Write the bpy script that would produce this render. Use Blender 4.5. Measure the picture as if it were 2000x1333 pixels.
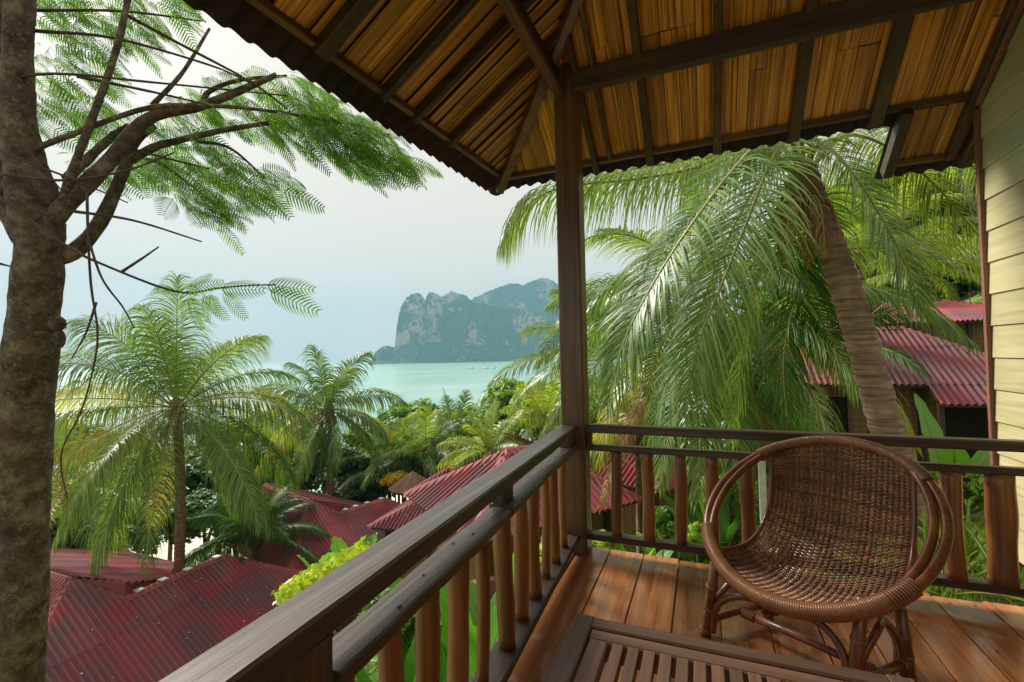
import bpy, math, random
import numpy as np
from mathutils import Vector, Matrix
random.seed(7); rng = np.random.default_rng(7)
for o in list(bpy.data.objects): bpy.data.objects.remove(o)
S = bpy.context.scene; COL = S.collection; R = math.radians; PI = math.pi

# ---------------------------------------------------------------- camera
F = 907.0; EYE = 1.2; YAW, PIT, ROL = R(22.2), R(1.65), R(1.15)
f0 = np.array([-math.sin(YAW), math.cos(YAW), 0.]); r0 = np.array([math.cos(YAW), math.sin(YAW), 0.]); Z = np.array([0, 0, 1.])
cf = f0*math.cos(PIT)+Z*math.sin(PIT); cu0 = Z*math.cos(PIT)-f0*math.sin(PIT)
cu = math.cos(ROL)*cu0+math.sin(ROL)*r0; cr = math.cos(ROL)*r0-math.sin(ROL)*cu0
CAM = np.array([0, 0, EYE])
cd = bpy.data.cameras.new('camera'); cd.sensor_width = 36; cd.lens = 36*F/2000; cd.clip_start = .05; cd.clip_end = 40000
co = bpy.data.objects.new('camera', cd); COL.objects.link(co); S.camera = co
M4 = Matrix.Identity(4)
for i in range(3):
    M4[i][0] = cr[i]; M4[i][1] = cu[i]; M4[i][2] = -cf[i]; M4[i][3] = CAM[i]
co.matrix_world = M4
def ray(x, y): return cf*F+cr*(x-1000)-cu*(y-666)
def at(x, y, D): return CAM+ray(x, y)*D/F              # a point D metres in front of the camera plane
def onz(x, y, z): d = ray(x, y); return CAM+d*(z-EYE)/d[2]
def onplane(x, y, n, p): n = np.array(n, float); d = ray(x, y); return CAM+d*((np.array(p)-CAM)@n)/(d@n)

# ---------------------------------------------------------------- light
SUN_EL, SUN_AZ = R(40), R(-68)                          # azimuth clockwise from +Y: hazy light from over the sea
W = bpy.data.worlds.new('World'); S.world = W; W.use_nodes = True
nt = W.node_tree; nt.nodes.clear()
sky = nt.nodes.new('ShaderNodeTexSky'); sky.sky_type = 'NISHITA'; sky.sun_disc = False
sky.sun_elevation = SUN_EL; sky.sun_rotation = SUN_AZ; sky.dust_density = 4; sky.air_density = 1.2; sky.altitude = 20
hs = nt.nodes.new('ShaderNodeHueSaturation'); hs.inputs['Saturation'].default_value = .14; hs.inputs['Value'].default_value = 1.0
mx = nt.nodes.new('ShaderNodeMixRGB'); mx.inputs[0].default_value = .94; mx.inputs[2].default_value = (5.7, 5.1, 4.45, 1)
bg = nt.nodes.new('ShaderNodeBackground'); bg.inputs['Strength'].default_value = .1
ow = nt.nodes.new('ShaderNodeOutputWorld')
nt.links.new(sky.outputs[0], hs.inputs['Color']); nt.links.new(hs.outputs[0], mx.inputs[1]); nt.links.new(mx.outputs[0], bg.inputs[0]); nt.links.new(bg.outputs[0], ow.inputs[0])
sl = bpy.data.lights.new('sun', 'SUN'); sl.energy = 4.8; sl.angle = R(18); sl.color = (1, .95, .86)
so = bpy.data.objects.new('sun', sl); COL.objects.link(so)
sd = Vector((math.sin(SUN_AZ)*math.cos(SUN_EL), math.cos(SUN_AZ)*math.cos(SUN_EL), math.sin(SUN_EL)))
so.rotation_euler = sd.to_track_quat('Z', 'Y').to_euler(); so.location = sd*60
vs = S.view_settings; vs.view_transform = 'Standard'; vs.look = 'None'; vs.gamma = 1; vs.exposure = .78; vs.use_curve_mapping = False
cy = S.cycles; cy.max_bounces = 10; cy.diffuse_bounces = 6; cy.glossy_bounces = 3; cy.transmission_bounces = 6; cy.transparent_max_bounces = 8; cy.volume_bounces = 1
cy.use_denoising = True; cy.sample_clamp_indirect = 6; cy.caustics_reflective = False; cy.caustics_refractive = False

# ---------------------------------------------------------------- materials
MATS = {}
def new_mat(name):
    m = bpy.data.materials.new(name); m.use_nodes = True; t = m.node_tree
    b = t.nodes['Principled BSDF']; MATS[name] = m
    return m, t, b
def nd(t, typ, **kw):
    n = t.nodes.new(typ)
    for k, v in kw.items():
        if k in n.inputs: n.inputs[k].default_value = v
        else: setattr(n, k, v)
    return n
def ramp(t, src, stops):
    r = t.nodes.new('ShaderNodeValToRGB'); e = r.color_ramp.elements
    while len(e) < len(stops): e.new(.5)
    for el, (p, c) in zip(e, stops): el.position = p; el.color = (*c, 1) if len(c) == 3 else c
    t.links.new(src, r.inputs[0]); return r.outputs[0]
def mixc(t, fac, a, b, mode='MIX'):
    n = t.nodes.new('ShaderNodeMixRGB'); n.blend_type = mode
    for i, v in ((0, fac), (1, a), (2, b)):
        if hasattr(v, 'links'): t.links.new(v, n.inputs[i])
        else: n.inputs[i].default_value = v if i == 0 else (*v, 1)
    return n.outputs[0]
def mth(t, op, a, b=0.):
    n = t.nodes.new('ShaderNodeMath'); n.operation = op
    for i, v in ((0, a), (1, b)):
        if hasattr(v, 'links'): t.links.new(v, n.inputs[i])
        else: n.inputs[i].default_value = v
    return n.outputs[0]
def coords(t, scale, rand=True, kind='Object'):
    tc = t.nodes.new('ShaderNodeTexCoord'); mp = t.nodes.new('ShaderNodeMapping'); mp.inputs['Scale'].default_value = scale
    src = tc.outputs[kind]
    if rand:
        oi = t.nodes.new('ShaderNodeObjectInfo'); ad = t.nodes.new('ShaderNodeVectorMath'); ad.operation = 'ADD'
        ml = t.nodes.new('ShaderNodeVectorMath'); ml.operation = 'SCALE'; ml.inputs[0].default_value = (13, 29, 17)
        t.links.new(oi.outputs['Random'], ml.inputs['Scale']); t.links.new(src, ad.inputs[0]); t.links.new(ml.outputs[0], ad.inputs[1]); src = ad.outputs[0]
    t.links.new(src, mp.inputs[0]); return mp.outputs[0]
def noise(t, vec, scale, detail=4, rough=.6, dist=0.):
    n = nd(t, 'ShaderNodeTexNoise', Scale=scale, Detail=detail, Roughness=rough, Distortion=dist); t.links.new(vec, n.inputs['Vector']); return n.outputs[0]
def bump(t, b, h, strength=.3, dist=.01):
    n = nd(t, 'ShaderNodeBump', Strength=strength, Distance=dist); t.links.new(h, n.inputs['Height']); t.links.new(n.outputs[0], b.inputs['Normal'])
def objrand(t):
    return t.nodes.new('ShaderNodeObjectInfo').outputs['Random']

def wood(name, axis, dark, mid, light, rough=.5, coat=0., tint=.25, grain=1., bmp=.25, blotch=None, spec=.5, sides=None, lo=.28, hi=.72):
    """boards: grain drawn out along one axis, each board its own shade"""
    m, t, b = new_mat(name)
    sc = [1.1 if a in axis else 26*grain for a in 'XYZ']
    v = coords(t, sc); v2 = coords(t, [.8 if a in axis else 3 for a in 'XYZ'])
    g = noise(t, v, 1, 6, .65, .6); n2 = noise(t, v2, 1.6, 5, .6)
    c = ramp(t, g, [(lo, dark), (.5, mid), (hi, light)])
    c = mixc(t, mth(t, 'MULTIPLY', ramp(t, n2, [(.42, (0, 0, 0)), (.68, (1, 1, 1))]), .65), c, blotch or dark)
    if sides:                                           # colour mixed by face direction: upward faces paler, side faces darker
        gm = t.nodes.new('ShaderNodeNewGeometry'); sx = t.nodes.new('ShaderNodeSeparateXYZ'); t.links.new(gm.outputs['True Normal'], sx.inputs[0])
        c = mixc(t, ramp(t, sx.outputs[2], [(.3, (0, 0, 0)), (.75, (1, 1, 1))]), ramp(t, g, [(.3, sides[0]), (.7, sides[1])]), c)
    k = mth(t, 'ADD', mth(t, 'MULTIPLY', objrand(t), tint*2), 1-tint)
    cc = t.nodes.new('ShaderNodeVectorMath'); cc.operation = 'SCALE'; t.links.new(c, cc.inputs[0]); t.links.new(k, cc.inputs['Scale'])
    t.links.new(cc.outputs[0], b.inputs['Base Color'])
    rr = nd(t, 'ShaderNodeMapRange'); rr.inputs[3].default_value = max(.05, rough-.13); rr.inputs[4].default_value = rough+.18
    t.links.new(n2, rr.inputs[0]); t.links.new(rr.outputs[0], b.inputs['Roughness'])
    b.inputs['Coat Weight'].default_value = coat; b.inputs['Coat Roughness'].default_value = .22; b.inputs['Specular IOR Level'].default_value = spec
    bump(t, b, g, bmp, .004); return m
for ax in 'XYZ':
    wood('beam'+ax, ax, (.02, .01, .006), (.055, .028, .014), (.11, .058, .028), .5, .1)
    wood('brown'+ax, ax, (.045, .019, .008), (.13, .057, .02), (.25, .118, .042), .38, .25, .2)
    wood('rail'+ax, ax, (.026, .014, .009), (.07, .04, .025), (.15, .095, .062), .45, .15, .2, 1.5, .5)
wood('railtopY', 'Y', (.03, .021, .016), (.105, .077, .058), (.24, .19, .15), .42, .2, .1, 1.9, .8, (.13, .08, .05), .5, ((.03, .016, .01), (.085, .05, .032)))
wood('logZ', 'Z', (.055, .017, .005), (.25, .09, .02), (.42, .175, .04), .34, .35, .28, .5, .3, (.12, .038, .009))
wood('plankY', 'Y', (.17, .05, .015), (.4, .145, .043), (.58, .26, .095), .22, .55, .3, .9, .12, (.3, .068, .015))
def scuff(name):
    t = MATS[name].node_tree; b = t.nodes['Principled BSDF']; src = b.inputs['Base Color'].links[0].from_socket; v = coords(t, (1, 1, 1)); n = noise(t, v, 55, 3, .6); n2 = noise(t, v, 5, 4, .7)
    c = mixc(t, ramp(t, n, [(.62, (0, 0, 0)), (.72, (.7, .7, .7))]), src, (.09, .035, .018)); c = mixc(t, ramp(t, n2, [(.55, (0, 0, 0)), (.72, (.55, .55, .55))]), c, (.52, .36, .24)); t.links.new(c, b.inputs['Base Color'])
scuff('plankY')
wood('bambooY', 'YZ', (.1, .034, .006), (.6, .255, .033), (.84, .42, .075), .4, .15, .3, 3.2, .4, (.2, .075, .013), lo=.36, hi=.66)
wood('bambooX', 'XZ', (.1, .034, .006), (.58, .245, .033), (.84, .41, .072), .4, .15, .38, 3.2, .4, (.16, .058, .011), lo=.36, hi=.66)
wood('tableY', 'Y', (.07, .03, .017), (.17, .075, .042), (.29, .145, .088), .36, .3, .2, 1.2, .3)
wood('tableX', 'X', (.07, .03, .017), (.16, .072, .042), (.28, .14, .088), .36, .3, .2, 1.2, .3)
wood('rattan', 'Z', (.085, .024, .01), (.2, .062, .022), (.32, .115, .042), .28, .4, .15, .7, .2)
wood('siding', 'Y', (.32, .275, .13), (.46, .4, .21), (.53, .47, .27), .55, 0, .06, 1.2, .4)
wood('redtrim', 'Z', (.12, .045, .03), (.24, .09, .06), (.34, .15, .1), .5, 0, .1)

def mat_weave():
    m, t, b = new_mat('weave'); g = t.nodes.new('ShaderNodeNewGeometry')
    n = noise(t, coords(t, (1, 1, 1), False), 9, 4)
    c = ramp(t, g.outputs['Random Per Island'], [(0, (.11, .034, .011)), (.5, (.25, .09, .028)), (1, (.36, .16, .058))])
    c = mixc(t, ramp(t, n, [(.45, (0, 0, 0)), (.7, (.8, .8, .8))]), c, (.075, .026, .014)); t.links.new(c, b.inputs['Base Color'])
    b.inputs['Roughness'].default_value = .36; b.inputs['Coat Weight'].default_value = .2; return m
mat_weave()
def mat_tin(name, hot=(.34, .055, .065), dull=(.17, .085, .095), shade=.13, metal=0.):
    m, t, b = new_mat(name)
    v = coords(t, (1, 1, 1), False); n = noise(t, v, .8, 6, .6); n2 = noise(t, v, 9, 4)
    c = mixc(t, ramp(t, n, [(.42, (0, 0, 0)), (.66, (1, 1, 1))]), dull, hot)
    c = mixc(t, ramp(t, n2, [(.55, (0, 0, 0)), (.8, (.55, .55, .55))]), c, (.1, .075, .07))
    k = mth(t, 'ADD', mth(t, 'MULTIPLY', objrand(t), shade*2), 1-shade)
    cc = t.nodes.new('ShaderNodeVectorMath'); cc.operation = 'SCALE'; t.links.new(c, cc.inputs[0]); t.links.new(k, cc.inputs['Scale'])
    t.links.new(cc.outputs[0], b.inputs['Base Color']); b.inputs['Roughness'].default_value = .65; b.inputs['Specular IOR Level'].default_value = .12; b.inputs['Metallic'].default_value = metal
    bump(t, b, n2, .15, .01); return m
mat_tin('redtin'); mat_tin('redcap', (.4, .09, .09), (.27, .085, .085), .15)
mat_tin('maroontin', (.2, .04, .045), (.11, .05, .055), .2); mat_tin('oldtin', (.06, .03, .035), (.03, .022, .03), .2)
def plain(name, c, rough=.6, c2=None, sc=6., bmp=.2, spec=.5):
    m, t, b = new_mat(name); n = noise(t, coords(t, (1, 1, 1)), sc, 5)
    c2 = c2 or tuple(x*.6 for x in c)
    t.links.new(ramp(t, n, [(.3, c2), (.7, c)]), b.inputs['Base Color']); b.inputs['Roughness'].default_value = rough; b.inputs['Specular IOR Level'].default_value = spec
    bump(t, b, n, bmp, .02); return m
plain('whitecap', (.75, .75, .72), .5, (.5, .48, .45)); plain('bark', (.23, .17, .11), .85, (.07, .05, .035), 14, 1.0)
plain('twig', (.1, .066, .045), .8, (.05, .03, .025), 20); plain('path', (.5, .43, .33), .9, (.3, .26, .2), 5, .4)
plain('pole', (.6, .58, .48), .7, (.42, .4, .33), 4); plain('coconut', (.34, .27, .05), .5, (.2, .2, .03), 5)
plain('darkgap', (.02, .016, .012), .9); plain('hull', (.35, .2, .1), .6); plain('awning', (.7, .72, .74), .6); plain('seared', (.22, .12, .055), .8, (.1, .05, .025), 9)
plain('plaster', (.28, .09, .075), .8, (.16, .06, .05), 3, .2)
def mat_woven(name):
    """woven bamboo matting of the bungalow walls"""
    m, t, b = new_mat(name); v = coords(t, (1, 1, 1), False)
    ck = nd(t, 'ShaderNodeTexChecker', Scale=9.); ck.inputs[1].default_value = (.3, .165, .05, 1); ck.inputs[2].default_value = (.2, .105, .032, 1)
    mp = t.nodes.new('ShaderNodeMapping'); mp.inputs['Rotation'].default_value = (0, R(45), 0); t.links.new(v, mp.inputs[0]); t.links.new(mp.outputs[0], ck.inputs[0])
    n = noise(t, v, 14, 4); c = mixc(t, mth(t, 'MULTIPLY', n, .6), ck.outputs[0], (.13, .075, .025)); t.links.new(c, b.inputs['Base Color']); b.inputs['Roughness'].default_value = .6
    bump(t, b, n, .3, .02); return m
mat_woven('woven')
def leafmat(name, a, b_, c_, trans=.3, rough=.38, tr_col=None, spec=.5):
    """leaves: per-leaf hue from a to c, some light passing through"""
    m, t, b = new_mat(name); g = t.nodes.new('ShaderNodeNewGeometry'); oi = objrand(t)
    k = mth(t, 'ADD', mth(t, 'MULTIPLY', g.outputs['Random Per Island'], .6), mth(t, 'MULTIPLY', oi, .4))
    c = ramp(t, k, [(.12, a), (.5, b_), (.9, c_)])
    t.links.new(c, b.inputs['Base Color']); b.inputs['Roughness'].default_value = rough; b.inputs['Specular IOR Level'].default_value = spec
    tr = t.nodes.new('ShaderNodeBsdfTranslucent'); gm = mixc(t, 1., c, tr_col or (1.6, 1.5, .55), 'MULTIPLY'); t.links.new(gm, tr.inputs[0])
    ms = t.nodes.new('ShaderNodeMixShader'); ms.inputs[0].default_value = trans
    t.links.new(b.outputs[0], ms.inputs[1]); t.links.new(tr.outputs[0], ms.inputs[2]); t.links.new(ms.outputs[0], t.nodes['Material Output'].inputs[0]); return m
leafmat('palmleaf', (.055, .13, .03), (.14, .25, .058), (.3, .39, .11), .38, .38, None, .45)
leafmat('palmlight', (.14, .24, .035), (.25, .36, .06), (.4, .44, .1), .38, .4)
leafmat('palmyellow', (.2, .25, .03), (.33, .34, .045), (.45, .38, .07), .4, .4)
leafmat('palmdead', (.2, .09, .03), (.34, .17, .06), (.45, .26, .1), .2, .6)
leafmat('feather', (.05, .15, .025), (.12, .28, .035), (.3, .45, .05), .5, .45)
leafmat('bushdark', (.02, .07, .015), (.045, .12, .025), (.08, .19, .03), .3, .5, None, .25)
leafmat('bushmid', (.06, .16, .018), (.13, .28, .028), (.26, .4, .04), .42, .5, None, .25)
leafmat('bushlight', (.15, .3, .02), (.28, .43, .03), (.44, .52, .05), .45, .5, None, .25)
leafmat('vine', (.3, .42, .03), (.45, .56, .04), (.6, .64, .08), .3, .4)
leafmat('bigleaf', (.06, .2, .025), (.12, .32, .04), (.24, .45, .06), .38, .32)
leafmat('yellowflower', (.6, .42, .03), (.75, .55, .04), (.8, .62, .1), .3, .5)
plain('rachis', (.3, .3, .06), .5, (.2, .22, .04)); plain('petiole', (.34, .3, .07), .5, (.24, .2, .05))

# ---------------------------------------------------------------- mesh helpers
class MB:
    def __init__(s): s.v = []; s.f = []; s.n = 0
    def add(s, v, f):
        v = np.asarray(v, float).reshape(-1, 3); s.v.append(v); k = s.n; s.f.extend([tuple(i+k for i in q) for q in f]); s.n += len(v)
    def box(s, c, a, b, d):                             # centre and three half axes
        c, a, b, d = [np.asarray(x, float) for x in (c, a, b, d)]
        s.add([c+i*a+j*b+k*d for k in (-1, 1) for j in (-1, 1) for i in (-1, 1)], [(0, 2, 3, 1), (4, 5, 7, 6), (0, 1, 5, 4), (2, 6, 7, 3), (0, 4, 6, 2), (1, 3, 7, 5)])
    def aabb(s, x0, x1, y0, y1, z0, z1): s.box(((x0+x1)/2, (y0+y1)/2, (z0+z1)/2), ((x1-x0)/2, 0, 0), (0, (y1-y0)/2, 0), (0, 0, (z1-z0)/2))
    def board(s, p0, p1, w, h, n=1, jit=0., bev=.004, seed=0):
        """a sawn board from p0 to p1; w and h are half-axis vectors; edges slightly eased and uneven"""
        p0, p1, w, h = [np.asarray(x, float) for x in (p0, p1, w, h)]
        W_, H_ = np.linalg.norm(w), np.linalg.norm(h); a = min(bev/W_, .45); b = min(bev/H_, .45)
        sec = [(-1+a, -1), (1-a, -1), (1, -1+b), (1, 1-b), (1-a, 1), (-1+a, 1), (-1, 1-b), (-1, -1+b)]
        rr = np.random.default_rng(seed); ph = rr.uniform(0, 6.28, 6); vs_ = []; 
        for i in range(n+1):
            t = i/n; p = p0+(p1-p0)*t
            e = [jit*(math.sin(t*n*.23+ph[k])+.6*math.sin(t*n*.61+ph[k]*2)) for k in range(4)]
            for (x, y) in sec:
                sx = x+(e[0] if x > 0 else e[1])*math.copysign(1, x); sy = y+(e[2] if y > 0 else e[3])*.5*math.copysign(1, y)
                vs_.append(p+w*sx+h*sy)
        fs = [tuple(range(7, -1, -1)), tuple(n*8+i for i in range(8))]
        for i in range(n):
            for k in range(8): fs.append((i*8+k, i*8+(k+1) % 8, (i+1)*8+(k+1) % 8, (i+1)*8+k))
        s.add(vs_, fs)
    def tube(s, P, r, n=8, cap=True, closed=False, twist=None):
        P = np.asarray(P, float); m = len(P); r = np.full(m, r) if np.isscalar(r) else np.asarray(r, float)
        T = np.gradient(P, axis=0) if not closed else np.roll(P, -1, 0)-np.roll(P, 1, 0)
        T /= np.linalg.norm(T, axis=1)[:, None]+1e-12
        ref = np.array([0, 0, 1.]) if abs(T[0][2]) < .9 else np.array([1., 0, 0]); u = np.cross(T[0], ref); u /= np.linalg.norm(u)
        a = np.linspace(0, 2*PI, n, endpoint=False); out = np.empty((m, n, 3))
        for i in range(m):
            u = u-T[i]*(u@T[i]); u /= np.linalg.norm(u)+1e-12; w = np.cross(T[i], u)
            out[i] = P[i]+r[i]*(np.cos(a)[:, None]*u+np.sin(a)[:, None]*w)
        fs = []
        for i in range(m if closed else m-1):
            j = (i+1) % m
            for k in range(n): fs.append((i*n+k, i*n+(k+1) % n, j*n+(k+1) % n, j*n+k))
        if cap and not closed: fs += [tuple(range(n-1, -1, -1)), tuple((m-1)*n+k for k in range(n))]
        s.add(out.reshape(-1, 3), fs)
    def build(s, name, mat, parent=None, smooth=False):
        me = bpy.data.meshes.new(name); V = np.concatenate(s.v) if s.v else np.zeros((0, 3))
        me.from_pydata(V, [], s.f); me.materials.append(MATS[mat]); 
        if smooth: me.polygons.foreach_set('use_smooth', [True]*len(me.polygons))
        me.update(); o = bpy.data.objects.new(name, me); COL.objects.link(o)
        if parent is not None: o.parent = parent
        return o
def quads_obj(name, V, mat, parent=None, k=4, smooth=False, F_=None):
    """fast mesh: V is (m*k,3), every k rows one face (or F_ (m,4) indices)"""
    V = np.asarray(V, np.float32).reshape(-1, 3); me = bpy.data.meshes.new(name)
    idx = np.arange(len(V), dtype=np.int32) if F_ is None else np.asarray(F_, np.int32).ravel(); nf = len(idx)//k
    me.vertices.add(len(V)); me.vertices.foreach_set('co', V.ravel()); me.loops.add(len(idx)); me.loops.foreach_set('vertex_index', idx)
    me.polygons.add(nf); me.polygons.foreach_set('loop_start', np.arange(nf, dtype=np.int32)*k)
    if smooth: me.polygons.foreach_set('use_smooth', np.ones(nf, bool))
    me.update(calc_edges=True); me.materials.append(MATS[mat]); o = bpy.data.objects.new(name, me); COL.objects.link(o)
    if parent is not None: o.parent = parent
    return o
def tag(o, label=None, cat=None, group=None, kind=None):
    for k, v in (('label', label), ('category', cat), ('group', group), ('kind', kind)):
        if v: o[k] = v
    return o
def thing(name, label, cat, loc=(0, 0, 0), group=None):
    o = bpy.data.objects.new(name, None); o.empty_display_size = .2; COL.objects.link(o)
    LOCS[o.name] = np.array(loc, float); return tag(o, label, cat, group)
LOCS = {}
def settle():
    """move every Empty to its thing's base without moving the parts"""
    for n, l in LOCS.items():
        o = bpy.data.objects[n]; o.location = o.location+Vector(l)
        for ch in o.children: ch.location = ch.location-Vector(l)
def copy_tree(o, parent=None):
    c = o.copy(); COL.objects.link(c); c.parent = parent
    for ch in list(o.children): copy_tree(ch, c)
    return c
def spline(P, n):
    """Catmull-Rom through P"""
    P = np.asarray(P, float); Q = np.vstack([2*P[0]-P[1], P, 2*P[-1]-P[-2]]); out = []; m = len(P)-1
    for s in np.linspace(0, m-1e-6, n):
        i = int(s); t = s-i; a, b, c, d = Q[i:i+4]
        out.append(.5*((2*b)+(-a+c)*t+(2*a-5*b+4*c-d)*t*t+(-a+3*b-3*c+d)*t**3))
    return np.array(out)
# ================================================================ our bungalow: floor, railings, post, roof, wall
home = thing('veranda_bungalow', 'wooden veranda bungalow with bamboo ceiling, log railing and cream board wall', 'bungalow', (0, 1.5, -1.9))
# floor: joists carry the floorboards
mb = MB()
for y in (-.9, .2, 1.3, 2.4): mb.aabb(-.8, 1.44, y, y+.08, -.2, -.036)
mb.aabb(-.86, -.8, -1.0, 2.84, -.24, -.04); mb.aabb(-.86, 1.44, 2.78, 2.84, -.25, -.04)
for x, y, zb in ((-.82, .3, -3.4), (-.82, 2.5, -3.2), (1.2, 2.5, -2.6), (1.2, -.6, -2.8)): mb.aabb(x-.06, x+.06, y-.06, y+.06, zb, -.2)
floor = mb.build('floor', 'brownX', home)
seams = [-.735, -.548, -.352, -.156, .042, .235, .43, .62, .81, .985, 1.18, 1.38, 1.448]
for i in range(len(seams)-1):
    x0, x1 = seams[i]+.0025, seams[i+1]-.0025; m_ = MB(); e = 2.865+rng.uniform(-.012, .012)
    m_.board(((x0+x1)/2, -1.2, -.018+rng.uniform(-.0015, .0015)), ((x0+x1)/2, e, -.018+rng.uniform(-.0015, .0015)), ((x1-x0)/2, 0, 0), (0, 0, .018), 14, .004, .003, i)
    fb = m_.build('floorboard', 'plankY', floor)
    n_ = MB()
    for sx in (.25, .75):
        for yy in (2.80, 2.43): 
            c = np.array([x0+(x1-x0)*sx, yy+rng.uniform(-.01, .01), .001]); n_.add([c+.005*np.array([math.cos(a), math.sin(a), 0]) for a in np.linspace(0, 2*PI, 8, False)], [tuple(range(8))])
    n_.build('nail_head', 'darkgap', floor)
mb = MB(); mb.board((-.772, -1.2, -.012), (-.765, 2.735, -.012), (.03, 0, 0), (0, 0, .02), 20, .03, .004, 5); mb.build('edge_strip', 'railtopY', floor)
# corner post
PX0, PX1, PY0, PY1 = -.806, -.664, 2.738, 2.885
mb = MB(); mb.board(((PX0+PX1)/2, (PY0+PY1)/2, -2.6), ((PX0+PX1)/2, (PY0+PY1)/2, 3.02), ((PX1-PX0)/2, 0, 0), (0, (PY1-PY0)/2, 0), 40, .006, .008, 3)
post = mb.build('post', 'brownZ', home)
mb = MB(); mb.aabb(-.70, -.61, .5, .64, -.3, .72); mb.build('post', 'railZ', home)
def log(x, y, z0, z1, r, seed, tilt=0.):
    rr = np.random.default_rng(seed); n = 12; ph = rr.uniform(0, 6.28, 4); m_ = MB()
    P = [(x+.004*math.sin(i*.35+ph[0])+tilt*i/n, y+.004*math.sin(i*.3+ph[1]), z0+(z1-z0)*i/n) for i in range(n+1)]
    m_.tube(P, [r*(1+.035*math.sin(i*.5+ph[2])+.03*math.sin(i*1.1+ph[3])) for i in range(n+1)], 12); return m_
# front railing (runs along x)
yF = 2.78; hw = .026
mb = MB(); mb.board((PX1-.01, yF+hw, .0985), (1.45, yF+hw, .0985), (0, hw+.008, 0), (0, 0, .0185), 20, .03, .005, 11); rl = mb.build('railing', 'railX', home)
mb = MB(); mb.board((PX1-.01, yF+hw, .628), (1.45, yF+hw, .628), (0, hw, 0), (0, 0, .0175), 24, .03, .005, 12); mb.build('middle_rail', 'railX', rl)
mb = MB(); mb.board((PX1-.01, yF+hw, .743), (1.45, yF+hw, .743), (0, hw+.006, 0), (0, 0, .0245), 24, .02, .005, 13); mb.build('handrail', 'railX', rl)
mb = MB(); mb.board((PX1+.015, yF+hw, .645), (PX1+.015, yF+hw, .719), (.016, 0, 0), (0, .022, 0)); mb.build('spacer_block', 'railZ', rl)
for i, (x, r) in enumerate([(-.493, .031), (-.313, .035), (-.134, .033), (.029, .035), (.203, .037), (.375, .034), (.55, .035), (.72, .034), (.892, .034), (1.063, .04), (1.234, .052), (1.4, .035)]):
    log(x, yF+hw, .115, .612, r, 40+i).build('baluster', 'logZ', rl, True)
# left railing (runs along y, a little out of square)
def lx(y): return -.755+(2.74-y)*.047
def along(y0, y1, z, hw_, hh, dx=0., **k):
    m_ = MB(); m_.board((lx(y0)+dx, y0, z), (lx(y1)+dx, y1, z), (hw_, 0, 0), (0, 0, hh), **k); return m_
rl2 = along(.5, PY0+.005, .0985, .048, .0185, n=24, jit=.02, seed=21).build('railing', 'railY', home)
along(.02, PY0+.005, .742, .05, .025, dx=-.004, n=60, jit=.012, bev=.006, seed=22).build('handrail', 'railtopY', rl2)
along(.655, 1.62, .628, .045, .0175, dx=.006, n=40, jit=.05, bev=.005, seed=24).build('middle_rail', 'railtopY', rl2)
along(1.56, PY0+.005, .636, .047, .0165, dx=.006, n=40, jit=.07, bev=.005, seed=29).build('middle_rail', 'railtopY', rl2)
along(1.57, 1.68, .685, .022, .034, dx=-.01).build('spacer_block', 'railY', rl2)
along(2.62, 2.735, .685, .03, .034, dx=0).build('spacer_block', 'railY', rl2)
for i, y in enumerate([2.55, 2.346, 2.177, 1.981, 1.803, 1.607, 1.40, 1.22, 1.045, .88, .71]):
    log(lx(y)-.004, y, .115, .613, [.021, .028, .022, .032, .031, .034, .022, .032, .031, .029, .03][i], 70+i).build('baluster', 'logZ', rl2, True)
kn = MB()
for y in (.86, 1.02, 1.19, 1.31, 1.66, 1.93, 2.1, 2.38, 2.6):  # knots and bolt holes on the middle rail
    for dx in (rng.uniform(-.02, .03),):
        c = np.array([lx(y)+.006+dx, y+rng.uniform(-.03, .03), .6545 if y > 1.56 else .6475]); rr_ = rng.uniform(.003, .0055)
        kn.add([c+rr_*np.array([math.cos(a), 1.7*math.sin(a), 0]) for a in np.linspace(0, 2*PI, 8, False)], [tuple(range(8))])
kn.build('bolt_hole', 'darkgap', rl2)

# ---- roof: two slopes meeting on a hip over the post
XW = 1.45
def zr(y): return 2.595+.70*(3.3-y)                      # underside of the bamboo, front slope
def xe(y): return -1.40-.07*(3.25-y)
def zl(x, y): return 2.595+.677*(x-xe(y))                # left slope
def hip_x(y): return xe(y)+1.034*(3.3-y)
def hip_y(x):
    a, b = -4., 4.
    for _ in range(40):
        m_ = (a+b)/2
        if hip_x(m_) > x: a = m_
        else: b = m_
    return a
nr = np.array([0, .70, 1.]); nr /= np.linalg.norm(nr); nl = np.array([-.677, 0, 1.]); nl /= np.linalg.norm(nl)
mb = MB(); mb.board((PX1-.03, 2.762, 2.868), (XW+.2, 2.762, 2.868), (0, .028, 0), (0, 0, .066), 30, .015, .005, 31); roof = mb.build('roof', 'beamX', home)
mb = MB(); mb.board((-.79, 2.76, 2.885), (-.86, -2.6, 2.885), (.025, 0, 0), (0, 0, .06), 30, .015, .005, 32); mb.build('beam', 'beamY', roof)
mb = MB(); mb.board((-.765, 2.76, 2.80), (-.835, -2.6, 2.80), (.028, 0, 0), (0, 0, .022), 30, .015, .005, 33); mb.build('beam', 'brownY', roof)
def rafter_r(x, y0, y1, w=.027, mat='beamY', sd_=1):
    m_ = MB(); o = -nr*.034; m_.board(np.array([x, y0, zr(y0)])+o, np.array([x, y1, zr(y1)])+o, (w, 0, 0), nr*.033, 16, .03, .006, sd_); return m_.build('rafter', mat, roof)
for i, x in enumerate([-.67, -.295, .133, .572, .99, 1.425]): rafter_r(x, max(-.3, hip_y(x)+.03), 3.37 if x < 1.2 else 3.62, [.019, .024, .024, .029, .036, .022][i], 'beamY', 50+i)
rafter_r(-.56, hip_y(-.56)+.05, 3.3, .012, 'brownY', 58)
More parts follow.
